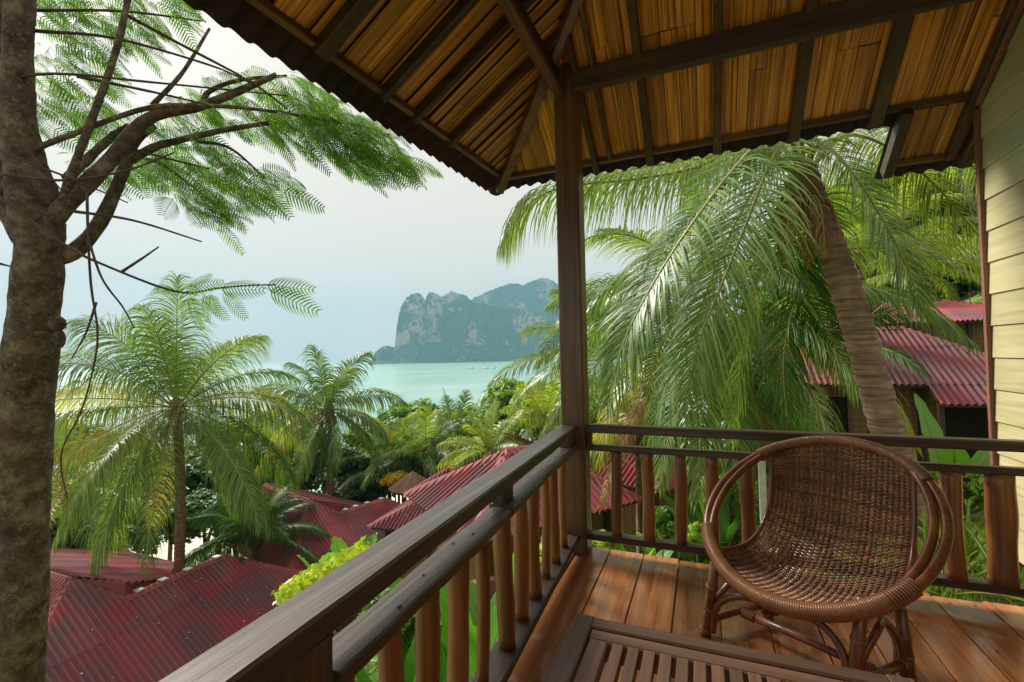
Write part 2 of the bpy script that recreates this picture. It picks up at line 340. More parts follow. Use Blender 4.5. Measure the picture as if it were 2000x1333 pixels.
for i, y in enumerate([2.56, 2.21, 1.95, 1.555, 1.1, .65, .1, -.5, -1.1]):
    x0 = xe(y)-.03; x1 = min(hip_x(y)-.03, 1.9); m_ = MB(); o = -nl*.034
    m_.board(np.array([x0, y, zl(x0, y)])+o, np.array([x1, y, zl(x1, y)])+o, (0, [.016, .018, .02, .036, .03, .03, .03, .03, .03][i], 0), nl*.033, 16, .03, .006, 80+i); m_.build('rafter', 'beamX', roof)
# hip rafter
hp = lambda y: np.array([hip_x(y), y, zr(y)-.045])
mb = MB(); d = hp(1.)-hp(3.3); d /= np.linalg.norm(d); sv = np.cross(d, Z); sv /= np.linalg.norm(sv)
mb.board(hp(3.36), hp(.2), sv*.03, np.cross(sv, d)*.04, 30, .02, .006, 91); mb.build('hip_rafter', 'brownX', roof)
# eave battens under the slats
for (a, b) in [(-1.36, -.70), (-.65, -.32), (-.27, .11), (.157, .543), (.60, .953), (1.027, XW-.02)]:
    m_ = MB(); m_.board((a, 3.3, zr(3.3)-.02), (b, 3.3, zr(3.3)-.02), (0, .02, .0), (0, 0, .018), 8, .04, .004, int(a*100)+300); m_.build('eave_batten', 'brownX', roof)
ys = [3.22, 2.575, 2.545, 2.225, 2.195, 1.965, 1.935, 1.59, 1.52, 1.13, 1.07, .68, .62, .13, .07, -.47, -.53, -1.07]
for i in range(0, len(ys), 2):
    a, b = ys[i], ys[i+1]; m_ = MB(); m_.board((xe(a)-.0, a, 2.575), (xe(b), b, 2.575), (.02, 0, 0), (0, 0, .018), 8, .04, .004, 400+i); m_.build('eave_batten', 'brownY', roof)
# bamboo slats, front slope
def slat(P0, P1, wv, nv, mat, sd_):
    rr = np.random.default_rng(sd_); m_ = MB(); L = np.linalg.norm(P1-P0); k = max(2, int(L/.3)); h_ = .006; vs_ = []
    for i in range(k+1):
        p = P0+(P1-P0)*i/k+nv*rr.uniform(-.002, .002)
        for x, z in ((-1, 0), (-.6, -1.), (0, -1.25), (.6, -1.), (1, 0), (0, 1)): vs_.append(p+wv*x+nv*h_*z)
    fs = [(5, 4, 3, 2, 1, 0), tuple(k*6+j for j in range(6))]
    for i in range(k):
        for j in range(6): fs.append((i*6+j, i*6+(j+1) % 6, (i+1)*6+(j+1) % 6, (i+1)*6+j))
    m_.add(vs_, fs); return m_.build('bamboo_slat', mat, roof)
x = -1.385; sd_ = 1000
while x < XW+.1:
    w = rng.uniform(.034, .055); xc = x+w; yt = max(.3, hip_y(xc)+.02); yb = 3.335 if xc < 1.13 else 3.335
    cut = [yb]; y = yb-rng.choice([.35, .62, .8, 1.1])
    while y > yt+.3: cut.append(y); y -= rng.uniform(.9, 1.4)
    cut.append(yt)
    for a, b in zip(cut[:-1], cut[1:]):
        if a-b < .04: continue
        sd_ += 1; dz = rng.uniform(0, .004); slat(np.array([xc, a-.002, zr(a-.002)+dz]), np.array([xc, b+.002, zr(b+.002)+dz]), np.array([w-.0015, 0, 0]), nr, 'bambooY', sd_)
    x += 2*w
y = 3.22                                                  # left slope
while y > -2.2:
    w = rng.uniform(.034, .055); yc = y-w; x0 = xe(yc)-.02; x1 = min(hip_x(yc)-.02, 1.4 if yc > -.2 else .3); cut = [x0]; q = x0+rng.choice([.5, .8, 1.2])
    while q < x1-.3: cut.append(q); q += rng.uniform(.9, 1.4)
    cut.append(x1)
    for a, b in zip(cut[:-1], cut[1:]):
        if b-a < .04: continue
        sd_ += 1; dz = rng.uniform(-.004, .01); slat(np.array([a+.002, yc, zl(a+.002, yc)+dz]), np.array([b-.002, yc, zl(b-.002, yc)+dz]), np.array([0, w-.0015+rng.choice([0, 0, -.008]), 0]), nl, 'bambooX', sd_)
    y -= 2*w
# the corrugated sheets on top, their wavy rims hanging past the battens
def sheet(name, p0, uvec, vvec, nvec, ulen, vfun0, vfun1, mat, parent, pitch=.105, amp=.019, nv=2, per=8, ph=0.):
    """corrugated sheet: u along the eave, v up the slope from vfun0(u) to vfun1(u)"""
    n = max(2, int(ulen/pitch*per)); us = np.linspace(0, ulen, n+1); V = []; 
    for u_ in us:
        a, b = vfun0(u_), vfun1(u_); h_ = amp*math.sin((u_+ph)/pitch*2*PI)
        for k in range(nv+1): V.append(p0+uvec*u_+vvec*(a+(b-a)*k/nv)+nvec*h_)
    V = np.array(V); q = []
    for i in range(n):
        for k in range(nv): a = i*(nv+1)+k; q.append((a, a+nv+1, a+nv+2, a+1))
    return quads_obj(name, V, mat, parent, 4, True, q)
vr = np.array([0, -1, .70]); vr /= np.linalg.norm(vr); vl = np.array([1., 0, .677]); vl /= np.linalg.norm(vl)
k_r = np.linalg.norm([1, .7]); k_l = np.linalg.norm([1, .677])
x = -1.50
while x < 3.4:
    L = .84; x_ = x
    sheet('roof_sheet', np.array([x, 3.43, zr(3.43)+.032]), np.array([1., 0, 0]), vr, nr, L, lambda u: rng.uniform(-.004, .004), lambda u, x_=x_: max(.02, (3.43-max(-.3, hip_y(x_+u)))*k_r), 'oldtin', roof); x += .836
y = 3.36
while y > -2.4:
    y_ = y
    def v0(u): return 0.
    def v1(u, y_=y_): yy = y_-u; return max(.02, (min(hip_x(yy), 2.0)-(xe(yy)-.165))*k_l)
    sheet('roof_sheet', np.array([xe(y)-.165, y, zl(xe(y)-.165, y)+.032]), np.array([-.0698, -.9976, 0]), vl, nl, .84, v0, v1, 'oldtin', roof, ph=.03); y -= .834
mb = MB(); mb.tube([hp(3.44)+Z*.09, hp(0)+Z*.09], .06, 8); mb.build('hip_cap', 'oldtin', roof)
# lower skirt of roof at the wall end
x0, x1 = 1.17, XW+.35
for xx in np.arange(x0, x1, .082):
    m_ = np.array([xx+.041, 3.33, zr(3.33)-.012]); m2 = np.array([xx+.041, 3.62, zr(3.62)-.012]); slat(m_, m2, np.array([.0395, 0, 0]), nr, 'bambooY', 4000+int(xx*1000))
m_ = MB(); m_.board((x0, 3.60, zr(3.6)-.035), (XW+.06, 3.60, zr(3.6)-.035), (0, .018, 0), (0, 0, .016), 8, .03, .004, 7); m_.build('eave_batten', 'brownX', roof)
m_ = MB(); o = -nr*.045; m_.board(np.array([x0-.045, 3.31, zr(3.31)])+o, np.array([x0-.045, 3.66, zr(3.66)])+o, (.026, 0, 0), nr*.045, 4, 0, .006, 8); m_.build('rafter', 'beamY', roof)
m_ = MB(); m_.board(np.array([1.505, 3.34, zr(3.34)])+o, np.array([1.505, 3.66, zr(3.66)])+o, (.03, 0, 0), nr*.045, 4, 0, .006, 9); m_.build('rafter', 'beamY', roof)
sheet('roof_sheet', np.array([x0-.08, 3.73, zr(3.73)+.022]), np.array([1., 0, 0]), vr, nr, .8, lambda u: 0., lambda u: .5, 'oldtin', roof, ph=.05)
# wall of cream boards
mb = MB()
P = [(XW+.02, y_, z_) for y_, z_ in ((-2.4, -.3), (3.315, .10), (3.315, zr(3.315)-.03), (.2, zr(.2)-.1), (-2.4, 3.6))]
mb.add([np.array(p)+np.array([dx, 0, 0]) for dx in (0, .1) for p in P], [(0, 1, 2, 3, 4), (9, 8, 7, 6, 5)]+[(i, (i+1) % 5, (i+1) % 5+5, i+5) for i in range(5)])
wall = mb.build('wall', 'siding', home)
z = .10; i = 0
while z < 3.9:
    h = .172; ztop = z+h+.012; ym = 3.318; yy = 3.3-(ztop-2.57)/.7
    if yy < ym: ym = max(yy, -2.3)
    if ym < -.5: break
    m_ = MB(); yb = min(3.318, 3.3-(z-2.57)/.7)
    # lapped board: bottom edge proud
    V = [(XW+.005, -2.4, z), (XW+.005, yb, z), (XW+.014, ym, ztop), (XW+.014, -2.4, ztop), (XW+.02, -2.4, z), (XW+.02, yb, z), (XW+.02, ym, ztop), (XW+.02, -2.4, ztop)]
    m_.add(V, [(0, 1, 2, 3)[::-1], (4, 5, 6, 7), (0, 4, 5, 1)[::-1], (1, 5, 6, 2)[::-1], (3, 2, 6, 7)[::-1], (0, 3, 7, 4)]); m_.build('siding_board', 'siding', wall); z += h; i += 1
mb = MB(); mb.aabb(XW-.012, XW+.12, 3.318, 3.345, .02, zr(3.33)-.06); mb.build('corner_trim', 'redtrim', wall)
mb = MB(); o = -nr*.05; mb.board(np.array([XW-.012, 3.33, zr(3.33)])+o, np.array([XW-.012, .2, zr(.2)])+o, (.014, 0, 0), nr*.03, 20, .01, .004, 6); mb.build('top_trim', 'redtrim', wall)

# ================================================================ rattan chair
chair = thing('rattan_chair', 'round woven rattan hoop chair with reddish brown cane frame beside the front railing', 'chair', (.33, 2.12, 0))
rc = np.array([.378, 2.131, .56]); ang, ra, rb, tl = -.561, .39, .423, .587
cw = np.array([math.cos(ang), math.sin(ang), 0]); cb = np.array([-math.sin(ang), math.cos(ang), 0]); cv = cb*math.cos(tl)+Z*math.sin(tl); cn = np.cross(cw, cv)
def rp(t, k=1.): return rc+cw*ra*k*math.cos(t)+cv*rb*k*math.sin(t)
def arc(t0, t1, n, k=1., off=0.): return [rp(R(t), k)+cn*off for t in np.linspace(t0, t1, n)]
mb = MB(); mb.tube(arc(0, 360, 72)[:-1], .0165, 10, closed=True); mb.build('hoop', 'rattan', chair, True)
for a, b in ((-42, 52), (128, 222)):
    mb = MB(); mb.tube([rp(R(t), 1-.088*math.sin(PI*min(1, max(0, (t-a)/(b-a))))**.5) + cn*.004 for t in np.linspace(a, b, 40)], .0145, 10); mb.build('inner_hoop', 'rattan', chair, True)
def helix(P, r, turns, rad, n_per=9):
    P = np.asarray(P); T = np.gradient(P, axis=0); T /= np.linalg.norm(T, axis=1)[:, None]; u_ = np.cross(T[0], Z+.01); out = []; N = turns*n_per
    for i in range(N+1):
        s = i/N*(len(P)-1); k = min(int(s), len(P)-2); fr = s-k; p = P[k]*(1-fr)+P[k+1]*fr; t_ = T[k]; u_ = u_-t_*(u_@t_); u_ /= np.linalg.norm(u_); w_ = np.cross(t_, u_); a = i/n_per*2*PI
        out.append(p+r*(math.cos(a)*u_+math.sin(a)*w_))
    m_ = MB(); m_.tube(out, rad, 5); return m_
for a, b, tn, r_ in ((52, 128, 70, .019), (220, 320, 95, .025), (38, 53, 12, .022), (127, 142, 12, .022), (208, 221, 11, .024), (319, 334, 11, .025)):
    helix(arc(a, b, 60, .99 if r_ < .024 else .985), r_, tn, .0052).build('cane_binding', 'weave', chair, True)
# woven sling, strand by strand
def sling(s, q):
    t0, t1 = R(92-s*42), R(270+s*44); A = rp(t0, .99); D_ = rp(t1, .98)
    side = 1-.25*abs(s)**3
    B = rc+cw*s*.25+cb*.255+Z*(-.135+.05*s*s); C_ = rc+cw*s*.265+cb*.16+Z*(-.40+.10*abs(s)**2.2)
    return A*(1-q)**3+3*B*q*(1-q)**2+3*C_*q*q*(1-q)+D_*q**3
SG = lambda s, q: sling(s, q)
def snorm(s, q):
    e = 1e-3; n_ = np.cross(sling(s+e, q)-sling(s-e, q), sling(s, q+e)-sling(s, q-e)); return n_/np.linalg.norm(n_)
NWP = 27; NWF = 128; mb = MB()
for i in range(NWP):
    s = -1+2*i/(NWP-1)
    for ds in (-.011, .011): mb.tube([sling(s+ds, q)+snorm(s, q)*.0028*math.cos(j*PI/2) for j, q in enumerate(np.linspace(.0, 1, 70))], .0036, 4, False)
tag(mb.build('warp_canes', 'weave', chair, True), kind='stuff')
mb = MB()
_q = np.linspace(0, 1, 400); _l = np.concatenate([[0], np.cumsum([np.linalg.norm(sling(.3, b_)-sling(.3, a_)) for a_, b_ in zip(_q[:-1], _q[1:])])]); qs = np.interp(np.linspace(.006, .994, NWF)*_l[-1], _l, _q)
for k, q in enumerate(qs):
    if k in (11, 13) and False: continue
    P = []
    for j in range(2*NWP-1):
        s = -1+j/(NWP-1); P.append(sling(s, q)+snorm(s, q)*(.0045 if (j//1+k*2) % 4 in (0, 1) else -.0045))
    mb.tube(P, .0037, 4, False)
tag(mb.build('weft_canes', 'weave', chair, True), kind='stuff')
for s in (-1, 1):
    mb = MB(); mb.tube([sling(s*1.015, q) for q in np.linspace(0, 1, 40)], .009, 7); mb.build('side_binding', 'rattan', chair, True)
# legs, stretchers and arches
FL, FR, RL, RR = np.array([-.022, 2.152, 0]), np.array([.425, 1.885, 0]), np.array([.238, 2.376, 0]), np.array([.655, 2.105, 0])
tops = [np.array([.03, 2.06, .375]), np.array([.468, 1.87, .375]), np.array([.272, 2.362, .265]), np.array([.632, 2.085, .265])]
for ft, tp in zip((FL, FR, RL, RR), tops):
    mb = MB(); mb.tube([ft, ft+(tp-ft)*.06, ft+(tp-ft)*.5, tp], [.024, .021, .021, .019], 10); lg = mb.build('leg', 'rattan', chair, True)
    for q in (.08, .35, .62): mb = MB(); c_ = ft+(tp-ft)*q; mb.tube([c_-(tp-ft)*.015, c_+(tp-ft)*.015], .0245, 10); mb.build('node_ring', 'weave', lg, True)
def lp(ft, tp, z): return ft+(tp-ft)*z/tp[2]
pairs = [(FL, tops[0], FR, tops[1]), (FL, tops[0], RL, tops[2]), (FR, tops[1], RR, tops[3]), (RL, tops[2], RR, tops[3])]
for a, ta, b, tb in pairs:
    A0, A1, A2 = lp(a, ta, .03), lp(a, ta, .15), lp(a, ta, .235); B0, B1, B2 = lp(b, tb, .03), lp(b, tb, .15), lp(b, tb, .235); u_ = (B0-A0)/np.linalg.norm(B0-A0)
    mb = MB(); L_ = np.linalg.norm(B0-A0); k_ = min(.11, L_*.3)
    mb.tube(spline([A0+u_*.03, A1+u_*.03, A2+u_*k_, (A2+B2)/2+Z*.012, B2-u_*k_, B1-u_*.03, B0-u_*.03], 40), .0135, 8); mb.build('arch_brace', 'rattan', chair, True)
s1 = (lp(FL, tops[0], .07), lp(RL, tops[2], .07)); s2 = (lp(FR, tops[1], .07), lp(RR, tops[3], .07))
for a, b in (s1, s2, ((s1[0]+s1[1])/2, (s2[0]+s2[1])/2)):
    mb = MB(); mb.tube([a, (a+b)/2+Z*.004, b], .0155, 8); st = mb.build('stretcher', 'rattan', chair, True)
    for e, g_ in ((a, b), (b, a)): helix([e+(g_-e)*.03, e+(g_-e)*.08, e+(g_-e)*.13], .0175, 6, .004).build('cane_binding', 'weave', st, True)

# ================================================================ slatted coffee table
table = thing('coffee_table', 'low dark brown slatted wooden coffee table in front of the chair', 'table', (.03, 1.2, 0))
TX0, TX1, TY0, TY1, TZ = -.392, .462, .86, 1.45, .38
def brd(name, p0, p1, w, h, mat, n=10, j=.01, sd_=0, bev=.005): m_ = MB(); m_.board(p0, p1, w, h, n, j, bev, sd_); return m_.build(name, mat, table)
brd('frame_board', (TX0+.03, TY0, TZ-.018), (TX0+.03, TY1-.0, TZ-.018), (.03, 0, 0), (0, 0, .018), 'tableY', 20, .03, 1)
brd('frame_board', (TX1-.03, TY0, TZ-.018), (TX1-.03, TY1-.0, TZ-.018), (.03, 0, 0), (0, 0, .018), 'tableY', 20, .02, 2)
brd('frame_board', (TX0+.061, TY1-.027, TZ-.018), (TX1-.061, TY1-.027, TZ-.018), (0, .026, 0), (0, 0, .018), 'tableX', 20, .015, 3)
brd('frame_board', (TX0+.061, TY0+.027, TZ-.018), (TX1-.061, TY0+.027, TZ-.018), (0, .026, 0), (0, 0, .018), 'tableX', 20, .015, 4)
yb_ = TY1-.056
brd('border_board', (TX0+.066, yb_-.027, TZ-.019), (TX1-.066, yb_-.027, TZ-.019), (0, .025, 0), (0, 0, .016), 'tableX', 12, .008, 5)
brd('border_board', (TX0+.066, TY0+.081, TZ-.019), (TX1-.066, TY0+.081, TZ-.019), (0, .025, 0), (0, 0, .016), 'tableX', 12, .008, 6)
brd('border_board', (TX0+.094, yb_-.053, TZ-.019), (TX0+.094, TY0+.107, TZ-.019), (.028, 0, 0), (0, 0, .016), 'tableY', 12, .008, 7)
brd('border_board', (TX1-.094, yb_-.053, TZ-.019), (TX1-.094, TY0+.107, TZ-.019), (.028, 0, 0), (0, 0, .016), 'tableY', 12, .008, 8)
x = TX0+.122+.012
i = 0
while x+.031 < TX1-.122: brd('slat', (x+.0155, yb_-.051, TZ-.019), (x+.0155, TY0+.105, TZ-.019), (.0155, 0, 0), (0, 0, .0155), 'tableY', 4, .01, 20+i, .002); x += .0428; i += 1
for sx in (TX0+.035, TX1-.035):
    for sy in (TY0+.035, TY1-.035): brd('leg', (sx, sy, 0), (sx, sy, TZ-.037), (.025, 0, 0), (0, .025, 0), 'railZ', 4, .01, 9)
for sy in (TY0+.04, TY1-.04): brd('apron', (TX0+.06, sy, TZ-.07), (TX1-.06, sy, TZ-.07), (0, .012, 0), (0, 0, .032), 'tableX', 6, .005, 10)
for sx in (TX0+.04, TX1-.04): brd('apron', (sx, TY0+.06, TZ-.07), (sx, TY1-.06, TZ-.07), (.012, 0, 0), (0, 0, .032), 'tableY', 6, .005, 11)
# ================================================================ land, sea, far cliffs
def vnoise(P, seed=0):
    P = np.asarray(P, float); i = np.floor(P).astype(np.int64); f_ = P-i; f_ = f_*f_*(3-2*f_); out = 0
    def h(a, b, c):
        n = (a*374761393+b*668265263+c*2147483647+seed*144665) & 0xffffffff; n = ((n ^ (n >> 13))*1274126177) & 0xffffffff; return ((n ^ (n >> 16)) & 0xffff)/65535.
    for dx in (0, 1):
        for dy in (0, 1):
            for dz in (0, 1):
                w = (f_[..., 0] if dx else 1-f_[..., 0])*(f_[..., 1] if dy else 1-f_[..., 1])*(f_[..., 2] if dz else 1-f_[..., 2])
                out = out+w*h(i[..., 0]+dx, i[..., 1]+dy, i[..., 2]+dz)
    return out
def fbm(P, o=4, seed=0):
    s = 0; a = .5
    for k in range(o): s = s+a*vnoise(np.asarray(P)*2**k, seed+k); a *= .5
    return s-.47
SEA = -20.
G = [(0, 0, -1.95), (1.5, 3.6, -1.0), (0, 4.2, -1.15), (2.2, 6.6, -1.12), (4, 5, -.95), (-1.2, 4.5, -1.9), (-1.2, 3.2, -2.1), (-2, 1.5, -2.5), (-2, -1, -2.6), (-4, 2, -3.8), (-3, 4, -3.0), (-5, -1, -4.4), (-4.5, 6, -4.3),
     (-1.3, 9.3, -3.5), (-.8, 13.2, -4.6), (1, 8, -2.0), (2.5, 10, -1.8), (6, 11.5, -1.5), (9, 9, -.9), (-12, 9, -8.6), (-15, 9, -9.4), (-19, 7, -10.5), (-15, 15, -9.8), (-7, 14, -6.6), (-8, 9, -6.6), (-8, 4, -6.4), (-16, 0, -9), (-19, 20, -11.5),
     (-14, 25, -11), (12, 14, 0), (16, 25, 5), (25, 35, 12), (10, 30, 2), (8, 20, 0), (0, 22, -5.5), (0, 32, -8), (-8, 40, -13), (5, -6, -.8), (-3, -8, -3), (12, 0, .5), (40, 60, 20), (20, 60, 5), (50, 20, 14), (60, -20, 12), (20, -40, 0), (-20, -30, -12),
     (0, 60, -15), (-30, 40, -16.5), (-40, 20, -17), (-45, 0, -17.5), (-60, 25, -19.6), (-55, 50, -19.6), (-30, 75, -19.6), (0, 90, -19.6), (-70, -30, -19.6), (40, 110, -16), (-80, 40, -24), (-70, 70, -24), (-35, 105, -24), (5, 125, -24), (-105, 0, -24), (-100, -60, -24), (50, 160, -22), (110, 60, 30), (110, 150, 25), (-160, 120, -30), (-60, 190, -30), (80, 230, -30)]
G = np.array(G, float)
_k = np.sqrt(((G[:, None, :2]-G[None, :, :2])**2).sum(-1)+.3); _p = np.column_stack([np.ones(len(G)), G[:, :2]])
GW = np.linalg.solve(np.block([[_k, _p], [_p.T, np.zeros((3, 3))]]), np.concatenate([G[:, 2], np.zeros(3)]))
def ground(x, y):
    x = np.asarray(x, float); y = np.asarray(y, float); d_ = np.sqrt((x[..., None]-G[:, 0])**2+(y[..., None]-G[:, 1])**2+.3)
    return d_@GW[:-3]+GW[-3]+GW[-2]*x+GW[-1]*y
def gz(x, y): return float(ground(np.array(x), np.array(y)))
n = 230; q = np.linspace(-1, 1, n); ax = np.sign(q)*np.abs(q)**2.2
X, Y = np.meshgrid(-15+ax*200, 12+ax*210, indexing='ij'); Zg = ground(X, Y)+.12*fbm(np.stack([X*.6, Y*.6, X*0], -1), 3)+.05*fbm(np.stack([X*3, Y*3, X*0], -1), 2)
def gridfaces(a, b): i, j = np.meshgrid(np.arange(a-1), np.arange(b-1), indexing='ij'); k = (i*b+j).ravel(); return np.stack([k, k+b, k+b+1, k+1], 1)
m, t, b = new_mat('soil'); v = coords(t, (1, 1, 1), False); n1 = noise(t, v, .9, 6); n2 = noise(t, v, 7, 5)
sp = t.nodes.new('ShaderNodeSeparateXYZ'); t.links.new(v, sp.inputs[0])
c = ramp(t, n2, [(.3, (.1, .07, .035)), (.7, (.25, .18, .09))]); c = mixc(t, ramp(t, n1, [(.42, (0, 0, 0)), (.58, (1, 1, 1))]), c, (.1, .15, .03))
mr = nd(t, 'ShaderNodeMapRange'); mr.inputs[1].default_value = -17.5; mr.inputs[2].default_value = -18.8; t.links.new(sp.outputs[2], mr.inputs[0]); c = mixc(t, mr.outputs[0], c, (.62, .55, .42))
t.links.new(c, b.inputs['Base Color']); b.inputs['Roughness'].default_value = .9; bump(t, b, n2, .6, .05)
tag(quads_obj('ground', np.stack([X, Y, Zg], -1).reshape(-1, 3), 'soil', None, 4, True, gridfaces(n, n)), kind='structure')
m, t, b = new_mat('water'); v = coords(t, (1, 1, 1), False); 
b.inputs['Roughness'].default_value = .27; b.inputs['IOR'].default_value = 1.33
n1 = noise(t, v, .012, 4); t.links.new(ramp(t, n1, [(.35, (.2, .38, .33)), (.65, (.32, .48, .42))]), b.inputs['Base Color'])
mp = t.nodes.new('ShaderNodeMapping'); mp.inputs['Scale'].default_value = (.35, .1, 1); mp.inputs['Rotation'].default_value = (0, 0, YAW); t.links.new(v, mp.inputs[0]); bump(t, b, noise(t, mp.outputs[0], 1, 5, .6), .3, .3)
mb = MB(); mb.add([(-2560, -2560, SEA), (2560, -2560, SEA), (2560, 2560, SEA), (-2560, 2560, SEA)], [(0, 1, 2, 3)]); tag(mb.build('sea', 'water'), kind='structure')
# concrete path in front of the veranda
pp = spline([(1.25, 3.25, 0), (.35, 4.2, 0), (.28, 5.1, 0), (.62, 6.1, 0), (1.3, 7.6, 0), (2.2, 9.2, 0)], 30); V = []; dd = np.gradient(pp, axis=0); dd /= np.linalg.norm(dd, axis=1)[:, None]; sv = np.cross(dd, Z)
mb = MB(); rows = []
for p, s_ in zip(pp, sv):
    z_ = gz(p[0], p[1])+.12
    rows += [p+s_*.32+Z*(z_-.5), p+s_*.32+Z*z_, p-s_*.32+Z*z_, p-s_*.32+Z*(z_-.5)]
mb.add(rows, [(i*4+k, i*4+k+1, i*4+k+5, i*4+k+4) for i in range(29) for k in range(3)]+[(0, 1, 2, 3), (119, 118, 117, 116)]); tag(mb.build('path', 'path'), kind='structure')
def hor(x): return 714.2-.0201*(x)-1.0
def flat(x, D): p = CAM+D*(f0/math.cos(0)+r0*(x-1000)/F); return p
# limestone cliffs across the bay
m, t, b = new_mat('karst'); v = coords(t, (1, 1, 1), False); g = t.nodes.new('ShaderNodeNewGeometry'); sp = t.nodes.new('ShaderNodeSeparateXYZ'); t.links.new(g.outputs['Normal'], sp.inputs[0])
n1 = noise(t, v, .011, 4, .55); mp = t.nodes.new('ShaderNodeMapping'); mp.inputs['Scale'].default_value = (.09, .09, .012); t.links.new(v, mp.inputs[0]); n2 = noise(t, mp.outputs[0], 1, 5); n3 = noise(t, v, .14, 4)
rock = ramp(t, n2, [(.3, (.22, .17, .13)), (.5, (.5, .4, .3)), (.62, (.58, .32, .16)), (.8, (.66, .58, .48))])
veg = ramp(t, n3, [(.3, (.014, .05, .014)), (.7, (.06, .15, .03))])
k = mth(t, 'SUBTRACT', mth(t, 'ADD', n1, mth(t, 'MULTIPLY', n2, .25)), mth(t, 'MULTIPLY', mth(t, 'ABSOLUTE', sp.outputs[2]), .35))
t.links.new(mixc(t, ramp(t, k, [(.60, (0, 0, 0)), (.70, (1, 1, 1))]), veg, rock), b.inputs['Base Color']); b.inputs['Roughness'].default_value = .95; b.inputs['Specular IOR Level'].default_value = .1; bump(t, b, n3, 1., 6.)
def cliff(name, sky_pts, D0, talus, depth, amp, sd_, D1=None):
    sx = np.array([p[0] for p in sky_pts], float); sy = np.array([p[1] for p in sky_pts], float); xs = np.linspace(sx[0], sx[-1], 420); D1 = D1 or D0
    yt = np.interp(xs, sx, sy); Ds = np.interp(xs, [sx[0], sx[-1]], [D0, D1]); zt = EYE+Ds*(hor(xs)-yt)/F
    zt = zt+ (fbm(np.stack([xs*.35, xs*0, xs*0], -1), 3, sd_))*Ds*.006*np.clip((zt-SEA)/60, 0.1, 1)
    nv, nb = 90, 26; vv = np.linspace(0, 1, nv); P = np.zeros((len(xs), nv+nb, 3))
    for j in range(nv+nb):
        if j < nv:
            s_ = vv[j]; off = np.where(s_ < .3, -talus*(1-s_/.3)**1.1, 0)+s_*s_*30; z_ = SEA-3+(zt-SEA+3)*s_
        else:
            s_ = (j-nv+1)/nb; off = 30+depth*s_; z_ = SEA-3+(zt-SEA+3)*(1-s_**2.2)
        fl = np.stack([flat(x_, 1.) for x_ in xs]); B = CAM[None]+(fl-CAM)*(Ds+0)[:, None]; B = B+f0[None]*np.broadcast_to(off, xs.shape)[:, None]
        B[:, 2] = z_
        nn = fbm(B*np.array([.022, .022, .006]), 5, sd_+9)*amp*2.2+fbm(B*.09, 3, sd_+3)*amp*.35+fbm(B*np.array([.05, .05, .004]), 3, sd_+5)*amp*.9
        k_ = 1 if j < nv else max(0, 1-(j-nv)/6)
        B = B+f0[None]*(nn*k_)[:, None]; B[:, 2] += (fbm(B*.12, 2, sd_+7)*6)*(1 if 0 < j < nv-1 else .5); P[:, j] = B
    o = quads_obj(name, P.reshape(-1, 3), 'karst', None, 4, False, gridfaces(len(xs), nv+nb)); return tag(o, kind='structure')
cliff('limestone_headland', [(722, 702), (728, 690), (742, 680), (752, 675), (764, 681), (769, 678), (771, 640), (776, 612), (784, 588), (797, 574), (815, 570), (822, 576), (825, 596), (828, 598), (830, 578), (838, 568), (848, 571), (858, 577), (872, 570), (880, 565), (896, 572), (912, 577), (921, 586), (940, 592), (965, 597), (1000, 602), (1040, 610), (1085, 625), (1130, 645), (1190, 690), (1210, 703)], 1450, 70, 260, 30, 3, 1650)
cliff('limestone_ridge', [(880, 700), (900, 610), (922, 584), (945, 572), (965, 563), (985, 556), (1000, 552), (1015, 551), (1024, 555), (1040, 547), (1062, 541), (1080, 545), (1105, 552), (1135, 568), (1180, 600), (1240, 640), (1310, 690), (1330, 700)], 2000, 80, 230, 40, 17, 2080)
# boats on the bay
def boat(p, rz, L, canopy, label, hullmat='hull'):
    o = thing('longtail_boat', label, 'boat', (p[0], p[1], SEA), 'boats anchored below the headland'); c, s_ = math.cos(rz), math.sin(rz)
    def Wd(a, b_, z_): return np.array([p[0]+a*c-b_*s_, p[1]+a*s_+b_*c, SEA+z_])
    st = np.linspace(-.5, .5, 11); V = []
    for a in st:
        w_ = L*.085*(1-max(0, (a-.05)/.45)**2.2)+.02; k_ = .35+.9*max(0, a-.1)**1.5*L*.55; kb = -.3+max(0, a-.2)**1.5*L*.5
        V += [Wd(a*L, -w_, k_), Wd(a*L, -w_*.6, kb), Wd(a*L, w_*.6, kb), Wd(a*L, w_, k_)]
    m_ = MB(); m_.add(V, [(i*4+k_, i*4+k_+1, i*4+k_+5, i*4+k_+4) for i in range(10) for k_ in range(3)]+[(i*4+3, i*4, i*4+4, i*4+7) for i in range(10)]+[(0, 1, 2, 3)]); m_.build('hull', hullmat, o)
    if canopy:
        m_ = MB(); A = np.linspace(-.32, .18, 4); B_ = np.linspace(-1, 1, 6); V = [Wd(a*L, b_*L*.085, 1.75+.35*(1-b_*b_)) for a in A for b_ in B_]; V += [x_-Z*.06 for x_ in V]
        m_.add(V, [(i*6+j, i*6+j+1, i*6+j+7, i*6+j+6) for i in range(3) for j in range(5)]+[(24+i*6+j, 24+i*6+j+6, 24+i*6+j+7, 24+i*6+j+1) for i in range(3) for j in range(5)]); m_.build('canopy', 'awning', o)
        for a in (-.3, .15):
            for b_ in (-1, 1): m_ = MB(); m_.tube([Wd(a*L, b_*L*.075, .3), Wd(a*L, b_*L*.08, 1.78)], .06, 5); m_.build('canopy_post', 'hull', o)
